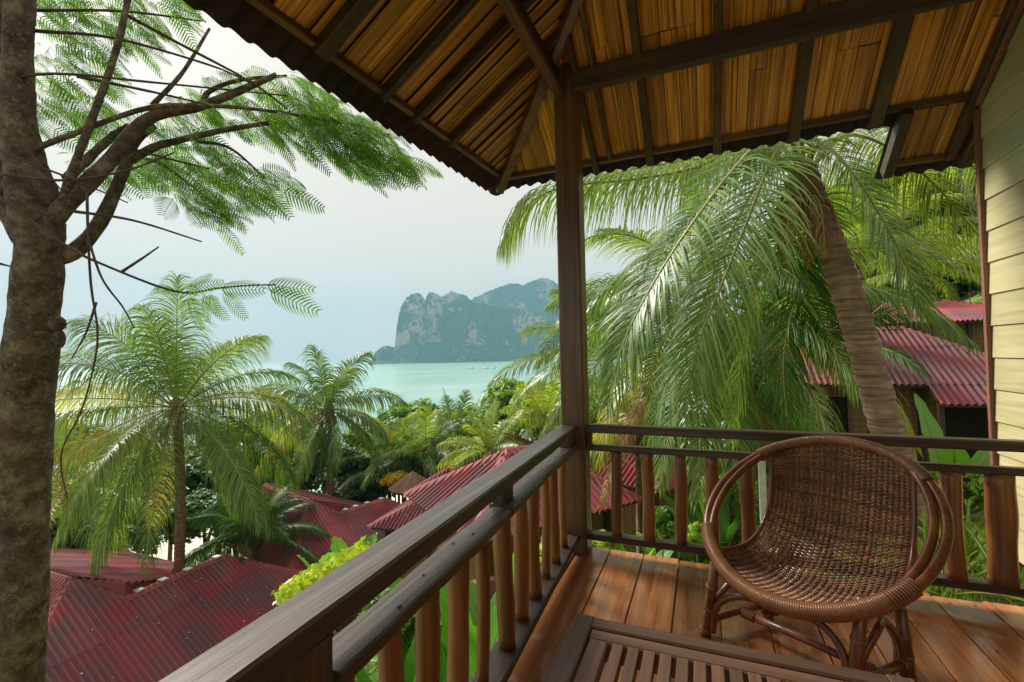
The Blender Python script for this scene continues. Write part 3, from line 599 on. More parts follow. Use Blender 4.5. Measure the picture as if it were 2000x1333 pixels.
for (x, y, L, cn_, lb) in [(918, 718.5, 13, True, 0), (946, 719, 12, True, 0), (962, 718, 13, True, 0), (988, 717, 14, False, 1), (1022, 716, 15, True, 0), (730, 711, 14, False, 1), (766, 713, 12, False, 1), (802, 709, 16, True, 2), (952, 708, 22, True, 3)]:
    p = onz(x, y+1.5, SEA); boat(p, rng.uniform(-.4, .4)+YAW, L, cn_, ['long wooden boat with pale canopy anchored on the turquoise bay', 'long open wooden boat without canopy anchored on the bay', 'large canopied boat anchored close under the left end of the headland', 'largest pale canopied boat, moored close under the middle of the headland'][lb], 'awning' if lb == 3 else 'hull')

# ================================================================ red roofed bungalows
def roof_plane(house_roof, e0, e1_, chain, course=1.75, width=1.0, pitch=.14, amp=.037, mat='redtin', lift=0., per=6):
    """sheets over one slope: e0-e1_ is the eave, chain the upper edge from the e1_ side back to the e0 side"""
    e0, e1_ = np.array(e0, float), np.array(e1_, float); L = np.linalg.norm(e1_-e0); u_ = (e1_-e0)/L; c_ = np.array(chain[0], float)-e0; v_ = c_-u_*(c_@u_); v_ /= np.linalg.norm(v_); nn = np.cross(u_, v_)
    if nn[2] < 0: nn = -nn
    pl = [(0., 0.), (L, 0.)]+[((np.array(p)-e0)@u_, (np.array(p)-e0)@v_) for p in chain]
    u0 = min(p[0] for p in pl); u1 = max(p[0] for p in pl); vmax = max(p[1] for p in pl); k = 0
    def scan(u):
        u = min(max(u, u0+1e-4), u1-1e-4); h = []
        for (a, b), (c, d) in zip(pl, pl[1:]+pl[:1]):
            if (a <= u) != (c <= u): h.append(b+(d-b)*(u-a)/(c-a))
        return (min(h), max(h)) if h else (0., 0.)
    while u0+k*width < u1-.02:
        a = u0+k*width; w_ = min(width+.02, u1-a); k += 1; c0 = 0.
        sc_ = [scan(a+w_*i/8) for i in range(9)]
        while c0 < vmax:
            c1 = c0+course
            if max(min(q_[1], c1)-max(q_[0], c0) for q_ in sc_) > .02:
                dz = lift+.012*(c0/course)+rng.uniform(0, .004); lo = c0-(.06 if c0 == 0 else .09)
                g0 = lambda uu, a=a, lo=lo, c1=c1: min(max(lo, scan(a+uu)[0]-.06), c1)
                g1 = lambda uu, a=a, c1=c1, lo=lo: max(min(max(lo, scan(a+uu)[0]-.06), c1), min(scan(a+uu)[1], c1))
                sheet('roof_sheet', e0+u_*a+nn*(dz+.02), u_, v_, nn, w_, g0, g1, mat, house_roof, pitch, amp, 1, per, ph=a % pitch)
            c0 = c1
    return nn
def ridge_cap(parent, a, b_, w=.17, mat='redcap'):
    a, b_ = np.array(a, float)+Z*.035, np.array(b_, float)+Z*.035; d = b_-a; L = np.linalg.norm(d); d /= L; s_ = np.cross(d, Z); s_ /= np.linalg.norm(s_); up = np.cross(s_, d); m_ = MB(); k = max(1, int(L/1.1)); V = []
    for i in range(k):
        p, q_ = a+d*(L*i/k-.03), a+d*(L*(i+1)/k+.03); o_ = up*(.006*(i % 2)); V = []
        for x_ in (p, q_): V += [x_-s_*w-up*.085+o_, x_-s_*.05+o_, x_+s_*.05+o_, x_+s_*w-up*.085+o_]
        m_ = MB(); m_.add(V, [(0, 1, 5, 4), (1, 2, 6, 5), (2, 3, 7, 6)]); m_.build('ridge_cap', mat, parent)
def fixings(parent, e0, e1_, top, nn, cnt):
    m_ = MB(); u_ = np.array(e1_)-np.array(e0); e0 = np.array(e0, float)
    for _ in range(cnt):
        a, v_ = rng.uniform(.05, .95), rng.uniform(.04, .92); base = e0+u_*a; p = base+(np.array(top)-(e0+u_*.5))*v_
        c_ = p+nn*.04; r_ = rng.uniform(.012, .024); t1 = u_/np.linalg.norm(u_); t2 = np.cross(nn, t1)
        m_.add([c_+r_*(math.cos(x_)*t1+math.sin(x_)*t2) for x_ in np.linspace(0, 2*PI, 6, False)]+[c_+nn*.015], [(i, (i+1) % 6, 6) for i in range(6)])
    tag(m_.build('screw_caps', 'whitecap', parent), kind='stuff')
def prism(pts, zlo, zhi, name, mat, parent):
    m_ = MB(); k = len(pts); m_.add([(p[0], p[1], zlo) for p in pts]+[(p[0], p[1], zhi) for p in pts], [tuple(range(k-1, -1, -1)), tuple(k+i for i in range(k))]+[(i, (i+1) % k, (i+1) % k+k, i+k) for i in range(k)]); return m_.build(name, mat, parent)
def under(pts, parent):                                   # boarded underside that carries the sheets
    m_ = MB(); P = [np.array(p, float)-Z*.03 for p in pts]; k = len(P); m_.add(P+[p-Z*.05 for p in P], [tuple(range(k)), tuple(range(2*k-1, k-1, -1))]+[(i, i+k, (i+1) % k+k, (i+1) % k) for i in range(k)]); return m_
def wing_house(label, e1_, e2, O, bL, bR, bP1, bP2, aR, bL1, aL1, m_s, back=6.):
    """two wings: a ridge parallel to the front eave and a taller cross wing whose hip end shares the front slope"""
    e1_ = np.array([*e1_, 0.]); e2 = np.array([*e2, 0.]); P = lambda a, b_, z_=None: np.array(O)+e1_*a+e2*b_+Z*(-a*m_s if z_ is None else z_)
    h = thing('hillside_bungalow', label, 'bungalow', (*P(-2, (bL+bR)/2, 0)[:2], gz(*P(-2, (bL+bR)/2, 0)[:2])), 'red roofed bungalows on the slope')
    zr_, zL = -aR*m_s, -aL1*m_s; P1, P2, L1 = P(aR, bP1), P(aR, bP2), P(aL1, bL1)
    E0, E1 = P(0, bL, 0), P(0, bR, 0); BK = P(2*aR, bR, 0); V1 = P(2*aR, bP1+abs(aR)*1.7, 0); Wf = P(aL1-back, bL1, zL); Wv = P(aL1-back, bP1+abs(aR)*1.7, 0); We = P(aL1-back, bL, 0)
    rf = under([E0, E1, P2, P1, L1], h).build('roof', 'beamX', h)
    faces = [(E0, E1, [P2, P1, L1]), (E1, BK, [P2]), (BK, V1, [P1, P2]), (V1, Wv, [Wf, L1, P1]), (We, E0, [L1, Wf])]
    for f_ in faces: n_ = roof_plane(rf, f_[0], f_[1], f_[2])
    up_ = P1+Z*.4; m_ = MB(); m_.add([L1, P1-Z*.1, up_, V1-Z*.1, L1-e1_*.06-Z*.1], [(0, 1, 2), (1, 3, 2), (0, 2, 3, 4)]); m_.build('valley_flashing', 'redcap', rf)
    nf = np.array([*(e1_[:2]*m_s), 1.]); nf /= np.linalg.norm(nf)
    fixings(rf, E0+(E1-E0)*.12, E1-(E1-E0)*.2, (P1+P2)/2, nf, 30)
    for a, b_ in ((P1, P2), (P2, E1), (P2, BK), (L1, P1), (L1, E0), (L1, Wf), ): ridge_cap(rf, a, b_)
    for k_ in (.12, .35, .6, .93):
        q_ = P1+(P2-P1)*k_; m_ = MB(); m_.board(q_-e2*.09+Z*.05, q_+e2*.09+Z*.05, e1_*.1, Z*.02, 3, .1, .01, int(k_*50)); m_.build('mortar_patch', 'whitecap', rf)
    wz = O[2]-.02; g0 = min(gz(*P(a, b_)[:2]) for a in (0, 2*aR) for b_ in (bL, bR))-.4
    prism([P(-.5, bL+.5), P(-.5, bR-.5), P(2*aR+.5, bR-.5), P(2*aR+.5, bL+.5)], g0, wz+.25, 'wall', 'woven', h)
    m_ = MB()
    for b_ in np.linspace(bL+.45, bR-.45, 5): m_.board(P(-.42, b_, g0-O[2]+.0), P(-.42, b_, .1), e1_*.06, e2*.06)
    m_.build('corner_posts', 'beamZ', h)
    return h
e = at(320, 1330, 11); mA = .6; nA = (mA, 0, 1)
P1, P2, L1 = [onplane(*p, nA, e) for p in ((242, 1164), (436, 1088), (136, 1130))]
aR = ((P1[0]+P2[0])/2-e[0]); print('A', e, P1, P2, L1)
wing_house('nearest red corrugated roof bungalow just below the left railing, with white ridge fixings', (1, 0), (0, 1), (e[0], 0, e[2]), L1[1]-abs(L1[0]-e[0])*.95, P2[1]+abs(aR), P1[1], P2[1], aR, L1[1], L1[0]-e[0], mA)
th = R(17); e1m, e2m = np.array([math.cos(th), -math.sin(th)]), np.array([math.sin(th), math.cos(th)])
L1 = at(604, 976, 19); nM = (*(e1m*.6), 1.); P1, P2, ev = [onplane(*p, nM, L1) for p in ((660, 998), (752, 976), (640, 1103))]
loc = lambda p: (float((p[:2]-ev[:2])@e1m), float((p[:2]-ev[:2])@e2m))
print('M', ev, loc(P1), loc(P2), loc(L1)); aR = (loc(P1)[0]+loc(P2)[0])/2
wing_house('red roof bungalow with two ridges meeting in a valley, below the small coconut palm', e1m, e2m, ev, loc(L1)[1]-abs(loc(L1)[0])*.8, loc(P2)[1]+abs(aR), loc(P1)[1], loc(P2)[1], aR, loc(L1)[1], loc(L1)[0], .6, 4.)
def hip_house(label, O, e1_, e2, half, run, ridge, m_s, wallmat='woven', wall=True, tin='redtin'):
    """plain hip roof: O the middle of the front eave, e1_ faces out, half the half length of the eave"""
    e1_ = np.array([*e1_, 0.]); e2 = np.array([*e2, 0.]); P = lambda a, b_, z_: np.array(O)+e1_*a+e2*b_+Z*z_
    h = thing('hillside_bungalow', label, 'bungalow', (*P(-run, 0, 0)[:2], gz(*P(-run, 0, 0)[:2])), 'red roofed bungalows on the slope')
    A, B_, C_, D_ = P(0, -half, 0), P(0, half, 0), P(-2*run, half, 0), P(-2*run, -half, 0); R0, R1 = P(-run, -ridge, run*m_s), P(-run, ridge, run*m_s)
    rf = under([A, B_, R1, R0], h).build('roof', 'beamX', h)
    for f_ in ((A, B_, [R1, R0]), (B_, C_, [R1]), (C_, D_, [R0, R1]), (D_, A, [R0])): roof_plane(rf, *f_, mat=tin)
    nf = np.array([*(e1_[:2]*m_s), 1.]); nf /= np.linalg.norm(nf); fixings(rf, A+(B_-A)*.15, B_-(B_-A)*.15, (R0+R1)/2, nf, 16)
    for a, b_ in ((R0, R1), (R0, A), (R0, D_), (R1, B_), (R1, C_)): 
        if np.linalg.norm(np.array(a)-b_) > .2: ridge_cap(rf, a, b_)
    if wall:
        g0 = min(gz(*P(a, b_, 0)[:2]) for a in (0, -2*run) for b_ in (-half, half))-.4
        prism([P(-.6, -half+.5, 0), P(-.6, half-.5, 0), P(-2*run+.5, half-.5, 0), P(-2*run+.5, -half+.5, 0)], g0, O[2]+.25, 'wall', wallmat, h)
        m_ = MB()
        for b_ in np.linspace(-half+.45, half-.45, 4): m_.board(P(-.52, b_, g0-O[2]), P(-.52, b_, .15), e1_*.06, e2*.06)
        m_.build('corner_posts', 'beamZ', h)
    return h, P
# house in the middle: hip end turned towards the veranda, a lower roof in front of it
ap = at(988, 846, 22); hip_house('dark red pointed hip roof bungalow rising just beyond the left handrail', (ap[0]+.1, ap[1]-3.3, ap[2]-2.1), (0, -1), (1, 0), 3.3, 3.3, .05, .64, tin='maroontin')
lo = at(862, 951, 18); hip_house('low red roof in front of the pointed hip roof, half hidden by the left handrail', (lo[0]+1.2, lo[1]-1.9, lo[2]-.95), (.12, -.99), (.99, .12), 2.9, 1.9, 1.0, .48, tin='maroontin')
# houses to the right of the palm
ev = at(1800, 750, 11.2); hb, P = hip_house('bamboo walled bungalow with bright red roof and awning behind the leaning palm trunk', (ev[0]-.9, ev[1], ev[2]), (0, -1), (1, 0), 3.6, 2.35, 1.32, .62)
aw = [P(.02, 1.0, -.02), P(.62, 1.0, -.40), P(.62, 3.9, -.40), P(.02, 3.9, -.02)]
ar = under(aw, hb).build('awning', 'beamX', hb); roof_plane(ar, aw[1], aw[2], [aw[3], aw[0]], 1.2, 1.0)
for x_ in (1.05, 3.7): m_ = MB(); m_.board(P(.5, x_, -2.2), P(.5, x_, -.36), (.05, 0, 0), (0, .05, 0)); m_.build('awning_post', 'beamZ', hb)
wz = -.7
for (x0, x1, z0, z1) in ((-1.35, -.45, -1.35, -.35), (.0, .55, -1.3, -.45)):
    fr = MB()
    for a, b_ in (((x0, z0), (x1, z0)), ((x0, z1), (x1, z1)), ((x0, z0), (x0, z1)), ((x1, z0), (x1, z1))): fr.board(P(-.57, a[0], a[1]), P(-.57, b_[0], b_[1]), (0, .035, 0), (.0, 0, .035) if a[1] == b_[1] else (.035, 0, 0))
    w_ = fr.build('window', 'brownX', hb); gp = MB(); gp.box(P(-.6, (x0+x1)/2, (z0+z1)/2), ((x1-x0)/2-.03, 0, 0), (0, .012, 0), (0, 0, (z1-z0)/2-.03)); gp.build('pane', 'darkgap', w_)
dm = MB(); dm.box(P(-.59, 2.3, -1.25), (.75, 0, 0), (0, .02, 0), (0, 0, 1.05)); dm.build('doorway', 'darkgap', hb)
pr = MB(); pr.board(P(.1, -3.4, -1.35), P(.1, -1.5, -1.35), (0, .025, 0), (0, 0, .025)); pr.board(P(.1, -3.4, -2.0), P(.1, -1.5, -2.0), (0, .025, 0), (0, 0, .025)); brl = pr.build('balcony_rail', 'logZ', hb)
for x_ in np.linspace(-3.35, -1.55, 9): m_ = MB(); m_.tube([P(.1, x_, -2.0), P(.1, x_, -1.35)], .02, 6); m_.build('baluster', 'logZ', brl)
for x_ in (-3.4, -1.5): m_ = MB(); m_.tube([P(.05, x_, -3.2), P(.05, x_, .05)], .06, 8); m_.build('veranda_post', 'brownZ', hb)
dk = MB(); dk.box(P(-.3, -2.4, -2.08), (1.1, 0, 0), (0, .5, 0), (0, 0, .04)); dk.build('balcony_floor', 'brownX', hb)
ev = at(1826, 628, 17); hip_house('farther red roof bungalow rising behind the bamboo walled one', (ev[0]+.2, ev[1], ev[2]), (0, -1), (1, 0), 3.4, 2.3, 1.15, .38)
# houses seen between the front balusters
c0, c1 = onz(1110, 1010, -1.78), onz(1243, 975, -1.78); d = c1-c0; d = d[:2]/np.linalg.norm(d[:2]); o1 = np.array([d[1], -d[0]]); mid = (c0+c1)/2-np.array([*d, 0])*.9
hip_house('small red roof corner with brown frond hanging over it, between the front balusters', (mid[0], mid[1], -1.78), o1, d, 1.9, 1.6, .3, .62)
c0, c1 = onz(1180, 938, -2.3), onz(1288, 962, -2.3); d = (c1-c0)[:2]; d /= np.linalg.norm(d); o1 = np.array([d[1], -d[0]]); 
if o1@np.array([0, -1]) < 0: o1 = -o1
hf = 2.6; mid = c1-np.array([*d, 0])*hf
hip_house('red roofed bungalow among broad leafed plants, seen through the front balusters', (mid[0], mid[1], -2.3), o1, d, hf, 1.9, .8, .6)
# red garden wall below the left railing
a, b_ = onz(850, 1215, -2.75), onz(935, 1195, -2.75); d = (b_-a)/np.linalg.norm(b_-a); m_ = MB(); m_.board(a-d*.3+Z*.05, b_+d*1.6+Z*.05, np.cross(d, Z)*.08, Z*.42, 12, .01, .02, 3); gw = m_.build('garden_wall', 'plaster'); tag(gw, 'low red plastered garden wall below the left railing', 'wall')
# ================================================================ vegetation
def frond_arrays(P, n, Ll, w, droop, rr, side=None, t0=.1, dense=1.):
    C_ = spline(P, 60); T = np.gradient(C_, axis=0); T /= np.linalg.norm(T, axis=1)[:, None]
    hint = np.cross(T[0]*1.0+T[-1]*.2, Z) if side is None else np.asarray(side, float)
    if np.linalg.norm(hint) < .1: hint = np.array([1., 0, 0])
    S_ = hint[None]-T*(T@hint)[:, None]; S_ /= np.linalg.norm(S_, axis=1)[:, None]; N_ = np.cross(S_, T); N_ = np.where(N_[:, 2:] < -.2, -N_, N_)
    ts = np.concatenate([np.linspace(t0, 1, n), np.linspace(t0, 1, n)+.4/n]); ts = np.clip(ts+rr.normal(0, .25/n, len(ts)), 0, .999); sg = np.concatenate([np.ones(n), -np.ones(n)])
    keep = rr.uniform(size=len(ts)) < dense; ts, sg = ts[keep], sg[keep]; k = (ts*59).astype(int)
    fr = ts*59-k; k2 = np.minimum(k+1, 59); b = C_[k]*(1-fr)[:, None]+C_[k2]*fr[:, None]; tt, ss, nn = T[k], S_[k]*sg[:, None], N_[k]
    al = np.radians(72-46*ts**1.3+rr.normal(0, 5, len(ts))); d = tt*np.cos(al)[:, None]+ss*np.sin(al)[:, None]+nn*(.3*(1-ts)+rr.normal(0, .07, len(ts)))[:, None]; d /= np.linalg.norm(d, axis=1)[:, None]
    prof = np.interp(ts, [0, .1, .25, .5, .75, .92, 1], [.35, .55, .9, 1., .85, .5, .28]); L = Ll*prof*rr.uniform(.82, 1.1, len(ts))
    segs = 5; wd = np.array([.55, 1., .95, .72, .42, .04])*w; pos = b; V = np.empty((len(ts), segs+1, 2, 3)); dr = droop*rr.uniform(.7, 1.35, len(ts))
    for s in range(segs+1):
        wv = tt-d*(tt*d).sum(1)[:, None]; wv += nn*.35*sg[:, None]*0+ss*.0; wv /= np.linalg.norm(wv, axis=1)[:, None]+1e-9
        ws = wd[s]*np.minimum(1, .45+.55*prof)
        V[:, s, 0] = pos-wv*ws[:, None]*.5; V[:, s, 1] = pos+wv*ws[:, None]*.5
        pos = pos+d*(L/segs)[:, None]; d = d.copy(); d[:, 2] -= dr*(1.+.5*s)*.5; d /= np.linalg.norm(d, axis=1)[:, None]
    base = np.arange(len(ts))[:, None]*(segs+1)*2; q = []
    for s in range(segs): q.append(np.stack([base[:, 0]+s*2, base[:, 0]+s*2+1, base[:, 0]+s*2+3, base[:, 0]+s*2+2], 1))
    return V.reshape(-1, 3), np.concatenate(q), C_
def frond(parent, P, n=70, Ll=.9, w=.035, droop=.3, mat='palmleaf', seed=0, r=.022, side=None, t0=.1, dense=.96, ribmat='rachis', label=None):
    rr = np.random.default_rng(seed); V, q, C_ = frond_arrays(P, n, Ll, w, droop, rr, side, t0, dense)
    o = quads_obj('frond', V, mat, parent, 4, False, q); m_ = MB(); kk = np.linspace(0, 59, 16).astype(int); m_.tube(C_[kk], [r*(1-.85*i/15)+.003 for i in range(16)], 5); m_.build('midrib', ribmat, o, True)
    if label: o['label'] = label
    return o
def grow(p, az, el, L, g, steps=9):
    d = np.array([math.cos(az)*math.cos(el), math.sin(az)*math.cos(el), math.sin(el)]); P = [np.array(p, float)]
    for i in range(steps): P.append(P[-1]+d*L/steps); d = d.copy(); d[2] -= g*(.5+i/steps*1.1); d /= np.linalg.norm(d)
    return P
def palm_trunk(parent, P, r0_, r1_, rings=60, mat='palmbark'):
    C_ = spline(P, rings*2+1); rad = [(r0_+(r1_-r0_)*i/(rings*2))*(1.05 if i % 2 else .95)*(1+.5*max(0, 1-i/12)) for i in range(rings*2+1)]; m_ = MB(); m_.tube(C_, rad, 14); return m_.build('trunk', mat, parent, True)
m, t, b = new_mat('palmbark'); v = coords(t, (1, 1, 1)); n1 = noise(t, v, 9, 5); mp = t.nodes.new('ShaderNodeMapping'); mp.inputs['Scale'].default_value = (2, 2, 26); t.links.new(v, mp.inputs[0]); n2 = noise(t, mp.outputs[0], 1, 4)
t.links.new(mixc(t, ramp(t, n2, [(.35, (1, 1, 1)), (.6, (0, 0, 0))]), ramp(t, n1, [(.3, (.2, .115, .075)), (.7, (.42, .27, .18))]), (.13, .08, .05)), b.inputs['Base Color']); b.inputs['Roughness'].default_value = .85; bump(t, b, n2, .8, .02)
def ball(c, r, sx=1., n=8, m_=None):
    m_ = m_ or MB(); V = []; F4 = []
    for i in range(n//2+1):
        th_ = PI*i/(n//2)
        for j in range(n): V.append(np.array(c)+r*np.array([math.sin(th_)*math.cos(2*PI*j/n), math.sin(th_)*math.sin(2*PI*j/n), math.cos(th_)*sx]))
    for i in range(n//2):
        for j in range(n): F4.append((i*n+j, (i+1)*n+j, (i+1)*n+(j+1) % n, i*n+(j+1) % n))
    m_.add(V, F4); return m_
def palm(label, crown, base, n, L, Ll, e0=82, e1=-40, g=.13, w=.036, mat='palmleaf', seed=1, nl=62, r=.14, nuts=0, droop=.3, bend=(0, 0), skip=None, group='coconut palms', yellow=.12, spear=True):
    crown, base = np.array(crown, float), np.array(base, float); o = thing('coconut_palm', label, 'palm', base, group); rr = np.random.default_rng(seed)
    mid = (crown+base)/2+np.array([bend[0], bend[1], 0]); palm_trunk(o, [base-Z*.3, (base+mid)/2+np.array([bend[0], bend[1], 0])*.4, mid, (mid+crown)/2+np.array([bend[0], bend[1], 0])*.35, crown], r*1.15, r*.85)
    for i in range(n):
        el = R(e0+(e1-e0)*(i/max(1, n-1))**.75+rr.normal(0, 5)); az = i*2.39996+rr.normal(0, .15)+seed
        if skip and skip(az, el): continue
        LL = L*rr.uniform(.85, 1.08)*(1-.18*max(0, math.sin(el))); P = grow(crown+np.array([math.cos(az), math.sin(az), 0])*.08, az, el, LL, g*rr.uniform(.8, 1.25))
        mt = mat if rr.uniform() > yellow or el > .3 else 'palmyellow'
        T0 = P[4]-P[0]; T0 = T0/np.linalg.norm(T0); s0 = np.cross(T0, Z); s0 /= np.linalg.norm(s0)+1e-9; ro = rr.normal(0, .55); frond(o, P, nl, Ll*rr.uniform(.9, 1.1), w, droop*(1.25 if el < .6 else .8), mt, seed*100+i, .026, side=s0*math.cos(ro)+np.cross(s0, T0)*math.sin(ro))
    if spear:
        for k in range(2): frond(o, grow(crown, seed+k*2., R(80-6*k), L*.62, .015), 40, Ll*.4, w*.7, .05, mat, seed*100+90+k, .02)
    m_ = ball(crown-Z*.12, r*1.7, 1.8, 10); m_.build('leaf_sheath', 'seared', o, True)
    for k in range(nuts):
        a = k*2.4+seed; m_ = ball(crown+np.array([math.cos(a)*.34, math.sin(a)*.34, -.32-.16*(k % 4)]), .13, 1.15, 8); m_.build('coconut', 'coconut', o, True)
    return o
# --- palms on the slope to the left
c = at(345, 795, 15); bs = np.array([*at(332, 1110, 15)[:2], 0]); bs[2] = gz(*bs[:2])
palm('tall coconut palm with broad drooping crown standing behind the nearest red roof', c, bs, 30, 4.9, 1.5, 84, -58, .13, .027, seed=3, nl=118, r=.15, nuts=9, droop=.85, bend=(.15, .1), yellow=.3)
c = at(640, 800, 24); bs = np.array([*c[:2]+.2, gz(*c[:2])])
pm = palm('coconut palm with clustered orange coconuts, seen against the bay beside the headland', c, bs, 24, 4.3, 1.4, 84, -45, .14, .045, seed=5, nl=80, r=.2, nuts=12, droop=.8, yellow=.2)
for k, a in enumerate((3.6, 4.3, 5.0, 5.6)): frond(pm, grow(c-Z*.3, a, R(-62-4*k), 3.2, .06), 50, .8, .06, .5, 'palmleaf' if k % 2 else 'bushdark', 570+k, .03)
c = at(893, 880, 27); bs = np.array([*c[:2], gz(*c[:2])])
palm('young coconut palm with upright fronds rising from the trees below the bay', c, bs, 17, 4.6, 1.05, 86, 5, .07, .05, seed=8, nl=70, r=.15, droop=.35, yellow=.1)
c = at(500, 1045, 17.0); bs = np.array([*c[:2], gz(*c[:2])])
palm('short dark green palm squeezed between the two nearest red roofs', c, bs, 24, 2.9, .8, 84, -8, .13, .036, 'bushdark', seed=11, nl=80, r=.16, droop=.45, yellow=0)
c = at(130, 960, 19); bs = np.array([*c[:2], gz(*c[:2])])
palm('coconut palm half hidden behind the thick grey tree trunk', c, bs, 24, 4.2, .9, 80, -40, .13, .04, seed=17, nl=76, r=.14, droop=.4)
for (x, y, D, L, mt, sd_, lb) in [(1065, 815, 24, 3.0, 'palmlight', 31, 'small bright palm just above the pointed hip roof'), (955, 880, 21, 2.6, 'palmlight', 33, 'small pale palm behind the ridge of the pointed hip roof'), (760, 900, 26, 3.4, 'palmleaf', 35, 'palm with fronds spread low beneath the coconut bearing palm'), (830, 880, 25, 3.4, 'palmleaf', 37, 'low palm left of the young upright palm')]:
    c = at(x, y, D); palm(lb, c, (c[0], c[1], gz(*c[:2])), 17, L, .8, 78, -15, .11, .05, mt, seed=sd_, nl=56, r=.12, droop=.4, spear=False, yellow=.2)
# --- the big palm in front of the veranda
D0 = 5.7; cr0 = at(1568, 335, D0)
bp = thing('coconut_palm', 'big leaning coconut palm with ringed trunk and long fronds sweeping past the veranda', 'palm', (*at(1800, 1090, 5.3)[:2], -1.15), 'coconut palms')
palm_trunk(bp, [at(1812, 1150, 5.25), at(1790, 1020, 5.3), at(1738, 860, 5.4), at(1676, 640, 5.5), at(1622, 480, 5.6), at(1580, 370, 5.7), at(1568, 330, 5.7)], .175, .15, 46)
big = [  # control points (pixel x, y, depth), leaflet length, pairs, droop, material
 ([(1568, 335, 5.7), (1530, 255, 5.4), (1451, 309, 5.0), (1338, 457, 4.8), (1264, 575, 4.8), (1218, 670, 4.85), (1186, 780, 4.9)], .95, 105, .30, 'palmleaf'),
 ([(1572, 335, 5.7), (1560, 265, 5.4), (1512, 302, 5.0), (1466, 415, 4.8), (1418, 535, 4.75), (1366, 665, 4.75), (1335, 800, 4.8)], 1.0, 105, .30, 'palmleaf'),
 ([(1568, 335, 5.8), (1500, 275, 5.9), (1350, 330, 6.2), (1221, 352, 6.4), (1100, 365, 6.5), (1030, 400, 6.5), (985, 465, 6.5)], 1.35, 115, .95, 'palmleaf'),
 ([(1565, 340, 5.9), (1470, 300, 6.3), (1330, 315, 6.9), (1200, 340, 7.4), (1120, 390, 7.6)], 1.4, 95, 1., 'palmleaf'),
 ([(1570, 345, 5.8), (1520, 400, 6.0), (1475, 560, 6.1), (1445, 720, 6.1), (1430, 850, 6.1)], .95, 90, .3, 'palmleaf'),
 ([(1565, 345, 5.7), (1500, 330, 5.6), (1420, 470, 5.4), (1360, 620, 5.4), (1300, 760, 5.5), (1275, 850, 5.6)], .95, 90, .35, 'palmleaf'),
 ([(1575, 340, 5.8), (1600, 280, 5.6), (1660, 330, 5.3), (1725, 430, 5.2), (1775, 530, 5.2), (1802, 610, 5.25)], .75, 90, .30, 'palmleaf'),
 ([(1580, 330, 5.9), (1650, 265, 6.0), (1740, 290, 6.2), (1830, 365, 6.3), (1915, 465, 6.4)], 1.2, 95, .8, 'palmleaf'),
 ([(1580, 335, 5.9), (1660, 250, 6.2), (1760, 255, 6.7), (1880, 310, 7.1), (1960, 390, 7.3)], 1.0, 90, .5, 'palmlight'),
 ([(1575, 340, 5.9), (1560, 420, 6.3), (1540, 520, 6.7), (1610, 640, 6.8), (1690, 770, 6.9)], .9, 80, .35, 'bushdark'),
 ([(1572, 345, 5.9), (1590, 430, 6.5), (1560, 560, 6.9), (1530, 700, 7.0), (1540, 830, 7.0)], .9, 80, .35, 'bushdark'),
 ([(1568, 335, 5.8), (1480, 300, 6.0), (1380, 400, 6.4), (1290, 480, 6.7), (1190, 560, 6.9), (1110, 660, 7.0)], 1.0, 90, .5, 'palmleaf'),
 ([(1568, 338, 5.8), (1540, 300, 6.4), (1440, 290, 7.2), (1300, 300, 7.8), (1180, 330, 8.1)], 1.0, 80, .5, 'palmyellow'),
 ([(1572, 335, 5.7), (1600, 200, 5.9), (1640, 120, 6.1), (1720, 80, 6.3)], .9, 60, .3, 'palmleaf'),
 ([(1568, 335, 5.7), (1530, 200, 5.9), (1480, 100, 6.2), (1380, 60, 6.4)], .9, 60, .3, 'palmleaf')]
for i, (pts, Ll, n_, dr, mt) in enumerate(big): frond(bp, [at(*p) for p in pts], int(n_*1.4), Ll, .021, dr, mt, 900+i, .024)
ball(cr0-Z*.2, .2, 1.7, 10).build('leaf_sheath', 'seared', bp, True)
for k in range(5): frond(bp, [cr0-Z*.2, cr0+np.array([.25*math.cos(k*1.3), .25*math.sin(k*1.3), -.5]), cr0+np.array([.3*math.cos(k*1.3), .3*math.sin(k*1.3), -1.1])], 22, .3, .03, .8, 'palmdead', 960+k, .02)
# second palm behind it, trunk down by the path
c = at(1395, 590, 9.6); b_ = onz(1452, 1012, -2.0); bs = np.array([*b_[:2], gz(*b_[:2])])
pm = palm('coconut palm with slim pale trunk beside the path, crown behind the big palm', c, bs, 34, 4.3, 1.0, 80, -68, .14, .03, seed=21, nl=100, r=.11, nuts=4, droop=.45, bend=(-.25, 0), yellow=.18)
frond(pm, [at(1300, 690, 8.8), at(1262, 760, 8.5), at(1215, 860, 8.3), at(1170, 990, 8.2)], 70, .55, .03, .9, 'palmdead', 771, .03, label='dead brown frond hanging down')
frond(pm, [at(1330, 680, 9.0), at(1260, 700, 8.7), at(1200, 780, 8.5), at(1170, 900, 8.4)], 60, .8, .04, .5, 'palmyellow', 772, .02)
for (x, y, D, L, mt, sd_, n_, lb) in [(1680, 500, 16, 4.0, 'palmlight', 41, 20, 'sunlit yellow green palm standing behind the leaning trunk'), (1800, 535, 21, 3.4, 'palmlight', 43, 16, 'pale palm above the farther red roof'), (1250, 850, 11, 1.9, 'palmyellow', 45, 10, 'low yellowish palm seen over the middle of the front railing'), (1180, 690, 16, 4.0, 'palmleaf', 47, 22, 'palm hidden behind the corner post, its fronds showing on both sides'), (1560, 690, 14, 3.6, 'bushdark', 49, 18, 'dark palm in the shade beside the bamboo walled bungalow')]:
    c = at(x, y, D); palm(lb, c, (c[0], c[1], gz(*c[:2])), n_, L, .95, 80, -40 if D < 16 and sd_ != 45 else -2, .13, .036, mt, seed=sd_, nl=80, r=.14, droop=.4, yellow=.15)

